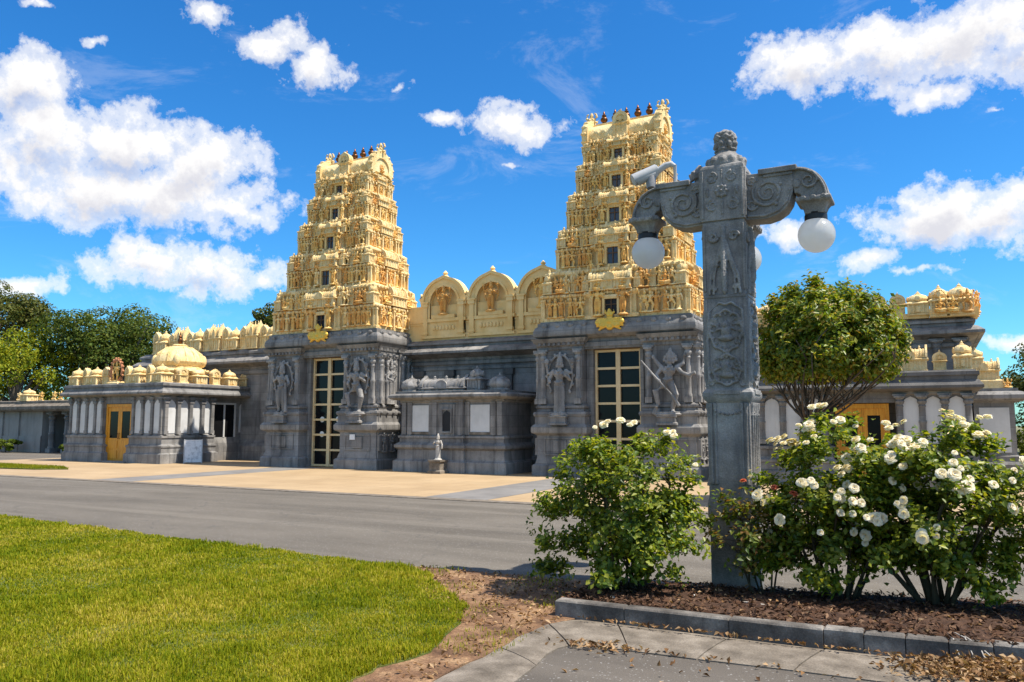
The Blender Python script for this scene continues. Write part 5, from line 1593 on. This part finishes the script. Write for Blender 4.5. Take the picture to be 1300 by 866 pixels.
def bloom_mesh(seed, mat, size=.055):
    g = random.Random(seed); V = []; T = []
    for ring, (n, tilt, L, w) in enumerate(((4, 8, .62, .8), (5, 22, .72, .95), (6, 38, .85, 1.05), (7, 56, .95, 1.1), (7, 76, .98, 1.15), (7, 96, .95, 1.1))):
        for k in range(n):
            a = 2 * PI * (k + ring * .37) / n + g.uniform(-.2, .2); tl = R(tilt + g.uniform(-7, 7))
            l_ = L * size * g.uniform(.9, 1.1); ww = w * size * g.uniform(.85, 1.1)
            o = len(V)
            for i in range(4):
                t = i / 3
                bend = tl + R(-28 + 42 * t)
                rad = .08 * size + l_ * t * math.sin(max(0, bend)); z = .25 * size + l_ * t * math.cos(bend) * .9
                wd = ww * (.35, .85, 1.0, .62)[i]
                for jj in (-1, 0, 1):
                    cup = .16 * size * abs(jj) * (1 - .2 * t)
                    rr = rad - cup * .7 + (.05 * size if (jj == 0 and i == 3) else 0)
                    V.append((rr * math.cos(a) - jj * wd * .5 * math.sin(a), rr * math.sin(a) + jj * wd * .5 * math.cos(a), z + cup * .2))
            for i in range(3):
                for jj in range(2):
                    q = o + i * 3 + jj
                    T += [(q, q + 1, q + 4), (q, q + 4, q + 3)]
    return tri_mesh('bloom', V, T, mat, True)
BLOOMS = [bloom_mesh(i, M['petal'], s) for i, s in ((1, .052), (2, .06), (3, .045))]
BLOOMS_RED = [bloom_mesh(9, M['petal_red'], .045)]

def rose_bush(x, y, label, rx, ry, h, seed, canes, clumps, leaf_n, nbloom, low=.25, z0=.08, blooms=BLOOMS, mat='rose_leaf', bloom_low=.35, lobes=(), thick=.014, shape=1.0, extra_blooms=()):
    rg = random.Random(seed); g = np.random.default_rng(seed)
    root = thing('rose_bush', label, 'rose bush', (x, y, z0), 0, 'rose bushes in the planting bed')
    cm = MB(); tips = []
    for c in range(canes):
        a = 2 * PI * c / canes + rg.uniform(-.3, .3)
        b0 = (rg.uniform(.02, .13) * math.cos(a), rg.uniform(.02, .13) * math.sin(a), -.05)
        q = rg.uniform(.35, .95)
        e = (rx * q * math.cos(a), ry * q * math.sin(a), h * rg.uniform(.55, .88) * (1 - .25 * q * q))
        P_ = cane_path(rg, b0, e, .25, 7)
        cm.tube(P_, [thick * (1.15 - .7 * k / 6) for k in range(7)], 6)
        for _ in range(5):
            i = rg.randrange(2, 6); s = P_[i]
            d = Vector((rg.uniform(-1, 1), rg.uniform(-1, 1), rg.uniform(.1, 1))).normalized() * rg.uniform(.18, .42)
            t_ = s + d
            if t_.z < .1: t_.z = .12
            cm.tube(cane_path(rg, s, t_, .2, 4), [thick * .5, thick * .42, thick * .35, thick * .22], 5); tips.append(t_)
        tips.append(P_[-1])
    cm.build('stems', M['cane'], root, 180)
    # leafy clumps: branch tips plus points in the crown's outer volume
    cs = []
    for t_ in tips:
        if t_.z > low * h: cs.append(t_)
    while len(cs) < clumps:
        v = Vector((rg.gauss(0, 1), rg.gauss(0, 1), rg.gauss(0, 1))).normalized() * rg.uniform(.45, 1.0) ** .6
        zc = .56 * h
        p = Vector((v.x * rx * (1.0 if v.z > -.2 else shape), v.y * ry, zc + v.z * (h - zc) * (1.0 if v.z > 0 else 1.1)))
        if p.z < low * h: continue
        cs.append(p)
    for (lx, ly, lz, lr, ln) in lobes:
        for _ in range(ln):
            cs.append(Vector((lx + rg.gauss(0, lr), ly + rg.gauss(0, lr), lz + rg.gauss(0, lr * .8))))
    C_ = np.array([tuple(c) for c in cs])
    per = max(6, leaf_n // len(cs))
    wgt = g.uniform(.15, 1.85, len(cs))
    P_ = []; Nn = []
    for c, w_ in zip(C_, wgt):
        k = int(per * w_)
        q = c + g.normal(0, .053, (k, 3)) * np.array([1, 1, .8])
        out = unit(c - np.array([0, 0, .35 * h])[None, :])[0]
        P_.append(q); Nn.append(np.tile(out * .6 + np.array([0, -.1, .75]), (k, 1)))
    P_ = np.concatenate(P_); Nn = np.concatenate(Nn)
    ok = P_[:, 2] > .06
    leaves('foliage', g, P_[ok], Nn[ok], .056, .036, M[mat], root, spread=.55, fold=.22)
    # blooms on the outside of the crown, often in clusters
    spots = []; used = []; tries = 0
    while len(spots) < nbloom:
        c = C_[rg.randrange(len(C_))]
        tries += 1
        if tries < 4000 and any((Vector(c) - q0).length < .13 for q0 in used): continue
        if c[2] < bloom_low * h or (c[1] > 0 and c[2] < .75 * h): continue
        o = Vector((c[0] / rx, c[1] / ry, (c[2] - .5 * h) / (.5 * h)))
        if o.length < .72 or c[1] > .35 * ry: continue
        
        d = Vector((c[0], c[1], c[2] - .4 * h)).normalized()
        p = Vector(c) + d * .105 + Vector((0, -.03, .02))
        used.append(Vector(c))
        for _ in range(rg.choice((1, 1, 1, 1, 2, 3))):
            spots.append((p + Vector((rg.gauss(0, .05), rg.gauss(0, .05), rg.gauss(0, .035))), d))
    spots = spots[:nbloom]
    for ex in extra_blooms:
        spots.append((Vector(ex), Vector((0, -.4, 1)).normalized()))
    for p, d in spots:
        o = put('bloom', rg.choice(blooms), root, p, 0, rg.uniform(.50, .84))
        dd = (d + Vector((rg.uniform(-.4, .4), rg.uniform(-.6, .1), rg.uniform(-.1, .5)))).normalized()
        o.rotation_euler = dd.to_track_quat('Z', 'Y').to_euler()
    return root

rose_bush(-2.58, 7.05, 'full green rose bush left of the lamp post, few white blooms on top', .78, .62, 1.52, 21, 15, 150, 15000, 0, .10, .07, bloom_low=.8,
          lobes=((-.78, -.1, .62, .10, 5), (-.6, -.25, .30, .10, 6), (.55, -.2, .5, .12, 6), (0, -.3, .25, .16, 10), (.35, -.2, .25, .12, 6)),
          extra_blooms=tuple((a, b, c + .08) for a, b, c in ((-.20, .05, 1.43), (-.14, .0, 1.46), (-.24, -.08, 1.41), (-.02, .02, 1.47), (.12, .0, 1.45), (.10, -.06, 1.43), (.42, .05, 1.36), (.5, .0, 1.33), (.46, .1, 1.37), (.70, -.05, 1.08))))
rose_bush(-.78, 7.62, 'spreading white rose bush in bloom just right of the lamp post', .66, .56, 1.62, 33, 13, 150, 13500, 82, .16, .07, thick=.015, shape=.9,
          lobes=((-.55, -.1, .45, .12, 9), (-.35, -.2, .28, .12, 8), (-.1, -.3, .3, .1, 4)))
rose_bush(-.06, 7.72, 'wide white rose bush on thick forked stems, between its blooming neighbour and the leggy one', .76, .60, 1.58, 47, 12, 155, 14000, 95, .20, .07, thick=.022, shape=.9,
          lobes=((.55, -.15, .40, .12, 9), (.3, -.3, .32, .1, 6), (-.4, .0, .35, .1, 5)))
rose_bush(.98, 7.75, 'sparse leggy rose bush at the right edge of the bed', .42, .40, 1.25, 52, 6, 80, 3800, 16, .2, .07, thick=.012)
rose_bush(-1.42, 7.42, 'small reddish-leaved rose with coral blooms against the lamp post foot', .26, .2, .98, 61, 6, 46, 1700, 3, .15, .08, blooms=BLOOMS_RED, mat='rose_leaf_red', bloom_low=.55, thick=.009)

def tree(name, label, x, y, trunk_h, crown, lobes, leaf_n, leaf, mat, seed, trunk_r=.3, bark='trunk_far', lean=(0, 0), group=None, tri=.55):
    """crown = (cx, cy, cz, rx, ry, rz) relative to the trunk foot; leaves lie on the shells of many uneven lobes"""
    rg = random.Random(seed); g = np.random.default_rng(seed)
    root = thing(name, label, 'tree', (x, y, 0), 0, group)
    cx, cy, cz, rx, ry, rz = crown
    L = []
    for k in range(lobes):
        v = Vector((rg.gauss(0, 1), rg.gauss(0, 1), rg.gauss(0, 1) + .25)).normalized() * rg.uniform(.35, .92)
        s = rg.uniform(.20, .36)
        L.append((Vector((cx + v.x * rx, cy + v.y * ry, cz + v.z * rz)), Vector((rx * s * rg.uniform(.8, 1.3), ry * s * rg.uniform(.8, 1.3), rz * s * rg.uniform(.7, 1.1)))))
    m = MB()
    top = Vector((lean[0], lean[1], trunk_h))
    m.tube([(0, 0, -.1), (lean[0] * .3, lean[1] * .3, trunk_h * .4), top], [trunk_r * 1.25, trunk_r, trunk_r * .75], 9)
    m.build('trunk', M[bark], root, 180)
    b = MB()
    for c, r in L[::2]:
        P_ = cane_path(rg, top - Vector((0, 0, trunk_h * .1)), c, .15, 5)
        b.tube(P_, [trunk_r * .5, trunk_r * .38, trunk_r * .28, trunk_r * .18, trunk_r * .06], 6)
    b.build('limbs', M[bark], root, 180)
    P_ = []; Nn = []
    w = np.array([r.x * r.y + r.z * r.x for c, r in L]); w = w / w.sum()
    for (c, r), f in zip(L, w):
        k = int(leaf_n * f)
        d = unit(g.normal(0, 1, (k, 3)))
        q = d * np.array(r) * (g.uniform(.68, 1.07, (k, 1))) + np.array(c)
        P_.append(q); Nn.append(d * .8 + np.array([0, 0, .5]))
    leaves('crown', g, np.concatenate(P_), np.concatenate(Nn), leaf, leaf * tri, M[mat], root, spread=.5, fold=.2)
    return root

G = 'trees standing behind the temple'
tree('gum_tree', 'tall dark gum tree with an open crown at the far left edge', -84.6, 46, 7, (0, 0, 12.4, 4.9, 5, 3.9), 36, 13000, .30, 'gum_leaf', 101, .5, group=G)
tree('broad_tree', 'bright yellow-green tree behind the annexe at the far left', -66.6, 38, 3.0, (-.4, 0, 5.5, 5.0, 4.4, 3.7), 46, 17000, .26, 'lime_leaf', 102, .35, group=G)
tree('evergreen_tree', 'big rounded dark evergreen tree behind the grey pavilion', -63.0, 44, 3.5, (.4, 0, 7.5, 7.0, 6.2, 4.2), 42, 22000, .29, 'oak_leaf', 103, .45, group=G)
tree('evergreen_tree', 'dark evergreen between the yellow-green tree and the large rounded one', -71, 50, 3, (0, 0, 2.6, 4.0, 4, 2.0), 20, 6000, .32, 'oak_leaf', 104, .4, group=G)
tree('gum_tree', 'dark treetop showing just above the pale crest left of the left tower', -62, 62, 8, (0, 0, 11.6, 2.6, 2.6, 2.4), 14, 2600, .38, 'gum_leaf', 105, .3, group=G)
tree('evergreen_tree', 'dark treetop just above the pavilion dome', -57.5, 52, 5, (0, 0, 7.6, 2.6, 3, 2.2), 16, 3000, .3, 'oak_leaf', 108, .3, group=G)
tree('evergreen_tree', 'dark round tree beyond the low chamber at the right edge', 5.7, 52, 2.0, (0, 0, 3.7, 3.6, 3.2, 2.7), 34, 9000, .22, 'gum_leaf', 106, .3, group=G)
tree('gum_tree', 'distant gum tree standing alone beyond the right end of the temple', 19, 70, 4, (0, 0, 7, 5, 4, 3.6), 26, 5000, .34, 'gum_leaf', 111, .3, group=G)
tree('evergreen_tree', 'distant broad evergreen far to the right of the temple', 30, 66, 3, (0, 0, 5, 6, 5, 3.6), 26, 5000, .34, 'oak_leaf', 112, .3, group=G)
tree('shrub', 'leafy green shrub beside the far right end of the temple', 2.75, 27.6, .6, (0, 0, 1.2, .62, .7, 1.1), 18, 3200, .11, 'hedge_leaf', 107, .07, group=None)
for nm, lb, x, y, r, h, s in (('hedge_shrub', 'clipped green shrub at the foot of the annexe wall, left of its porch', -46.0, 26.0, .95, .75, 201), ('hedge_shrub', 'clipped green shrub at the far left edge by the annexe wall', -48.6, 26.0, .9, .7, 202),
                             ('hedge_shrub', 'small yellow-green shrub between the annexe porch and the pavilion', -40.2, 26.0, .5, .6, 203)):
    tree(nm, lb, x, y, .3, (0, 0, h * .55, r, r * .6, h * .5), 14, 1800, .13, 'hedge_leaf', s, .05, group='shrubs along the annexe')

# round-topped clipped tree on the forecourt
rg = random.Random(77); g = np.random.default_rng(77)
rt_ = thing('round_tree', 'round-topped clipped tree with fanned bare branches, right of the lamp post', 'tree', (-2.32, 17.0, 0))
m = MB(); fork = Vector((.06, 0, 1.62))
m.tube([(.05, 0, -.1), (.0, .02, .5), (-.02, 0, 1.1), fork], [.15, .12, .11, .12], 10)
m.build('trunk', M['bark'], rt_, 180)
cc_ = Vector((.50, 0, 3.02)); RX, RY, RZT, RZB = 1.50, 1.42, 1.58, .70
def crown_pt(v, q=1.0):
    return Vector((cc_.x + v.x * RX * q, cc_.y + v.y * RY * q, cc_.z + v.z * (RZT if v.z > 0 else RZB) * q))
b = MB()
for k in range(30):
    a = 2 * PI * k / 30 + rg.uniform(-.15, .15); q = rg.uniform(.45, 1.12)
    e = crown_pt(Vector((math.cos(a) * q, math.sin(a) * q, rg.uniform(-.6, -.1))), .95)
    P_ = cane_path(rg, fork + Vector((rg.uniform(-.07, .07), rg.uniform(-.07, .07), rg.uniform(-.2, .1))), e, .10, 6)
    P_ = [p - Vector((0, 0, .22 * math.sin(PI * i / 5))) for i, p in enumerate(P_)]
    b.tube(P_, [.032, .026, .021, .018, .014, .009], 6)
    for _ in range(3):
        s = P_[rg.randrange(2, 6)]
        b.tube(cane_path(rg, s, s + Vector((rg.uniform(-.4, .4), rg.uniform(-.4, .4), rg.uniform(.25, .7))), .15, 4), [.016, .013, .010, .006], 5)
b.build('limbs', M['bark'], rt_, 180)
n = 540
cl = []
while len(cl) < n:
    v = Vector((rg.gauss(0, 1), rg.gauss(0, 1), rg.gauss(0, 1))).normalized()
    q = rg.uniform(.2, 1) ** .45
    if v.z < -.35 and q < .8: q = rg.uniform(.75, 1)
    if v.z < -.5 and math.hypot(v.x, v.y) < .7: v.z *= .3
    bump = 1 + .07 * math.sin(5 * math.atan2(v.y, v.x) + 2) * math.cos(4 * v.z) + rg.uniform(-.04, .03)
    cl.append((crown_pt(v, q * .95 * bump), v))
P_ = []; Nn = []
for c, v in cl:
    k = int(88 * rg.uniform(.5, 1.5))
    q = np.array(c) + g.normal(0, .085, (k, 3))
    P_.append(q); Nn.append(np.tile(np.array(v) * .7 + np.array([0, 0, .5]), (k, 1)))
leaves('crown', g, np.concatenate(P_), np.concatenate(Nn), .115, .055, M['crown_leaf'], rt_, spread=.55, fold=.2)

# ------------------------------------------------------------------ small things on the ground
def stone(x, y, z, r, label, seed, mat):
    g = random.Random(seed); m = MB()
    for k in range(6):
        m.ell((g.uniform(-.4, .4) * r, g.uniform(-.3, .3) * r, g.uniform(.1, .35) * r), (r * g.uniform(.5, .8), r * g.uniform(.45, .7), r * g.uniform(.35, .5)), 7)
    o = put('stone', remesh(m, r * .12, mat, 'stone', 1, (r * .15, r * .8)), None, (x, y, z))
    return tag(o, label, 'stone')
stone(-2.50, 6.50, .10, .06, 'pale grey stone lying at the foot of the left rose bush', 3, M['white_wall'])
stone(-1.90, 6.95, .10, .035, 'small pale stone on the mulch in front of the lamp post', 5, M['white_wall'])
tw = MB()
for pts in ([(-.06, .22, .15), (0, .06, .16), (.02, -.02, .12), (.05, -.07, .05), (.07, -.12, .035)], [(.0, .10, .16), (.08, .0, .13), (.16, -.08, .07), (.3, -.16, .03)],
            [(-.1, .18, .15), (-.07, .03, .15), (-.05, -.05, .09), (-.02, -.09, .03)], [(.08, 0, .13), (.1, -.06, .08), (.17, -.1, .03)]):
    tw.tube(pts, [.0048, .0048, .0042, .0035, .003][:len(pts)], 6)
o = tw.build('dry_twig', M['concrete_pale'], None, 180, (.12, 6.24, 0)); tag(o, 'thin bleached forked twig hanging over the kerb blocks', 'twig')
st_ = MB(); st_.tube([(-.16, 0, .01), (0, .01, .015), (.16, -.01, .01)], [.007, .008, .006], 6)
o = st_.build('stick', M['concrete_pale'], None, 180, (-1.42, 6.85, .11)); tag(o, 'short pale stick lying on the mulch right of the lamp post', 'stick')
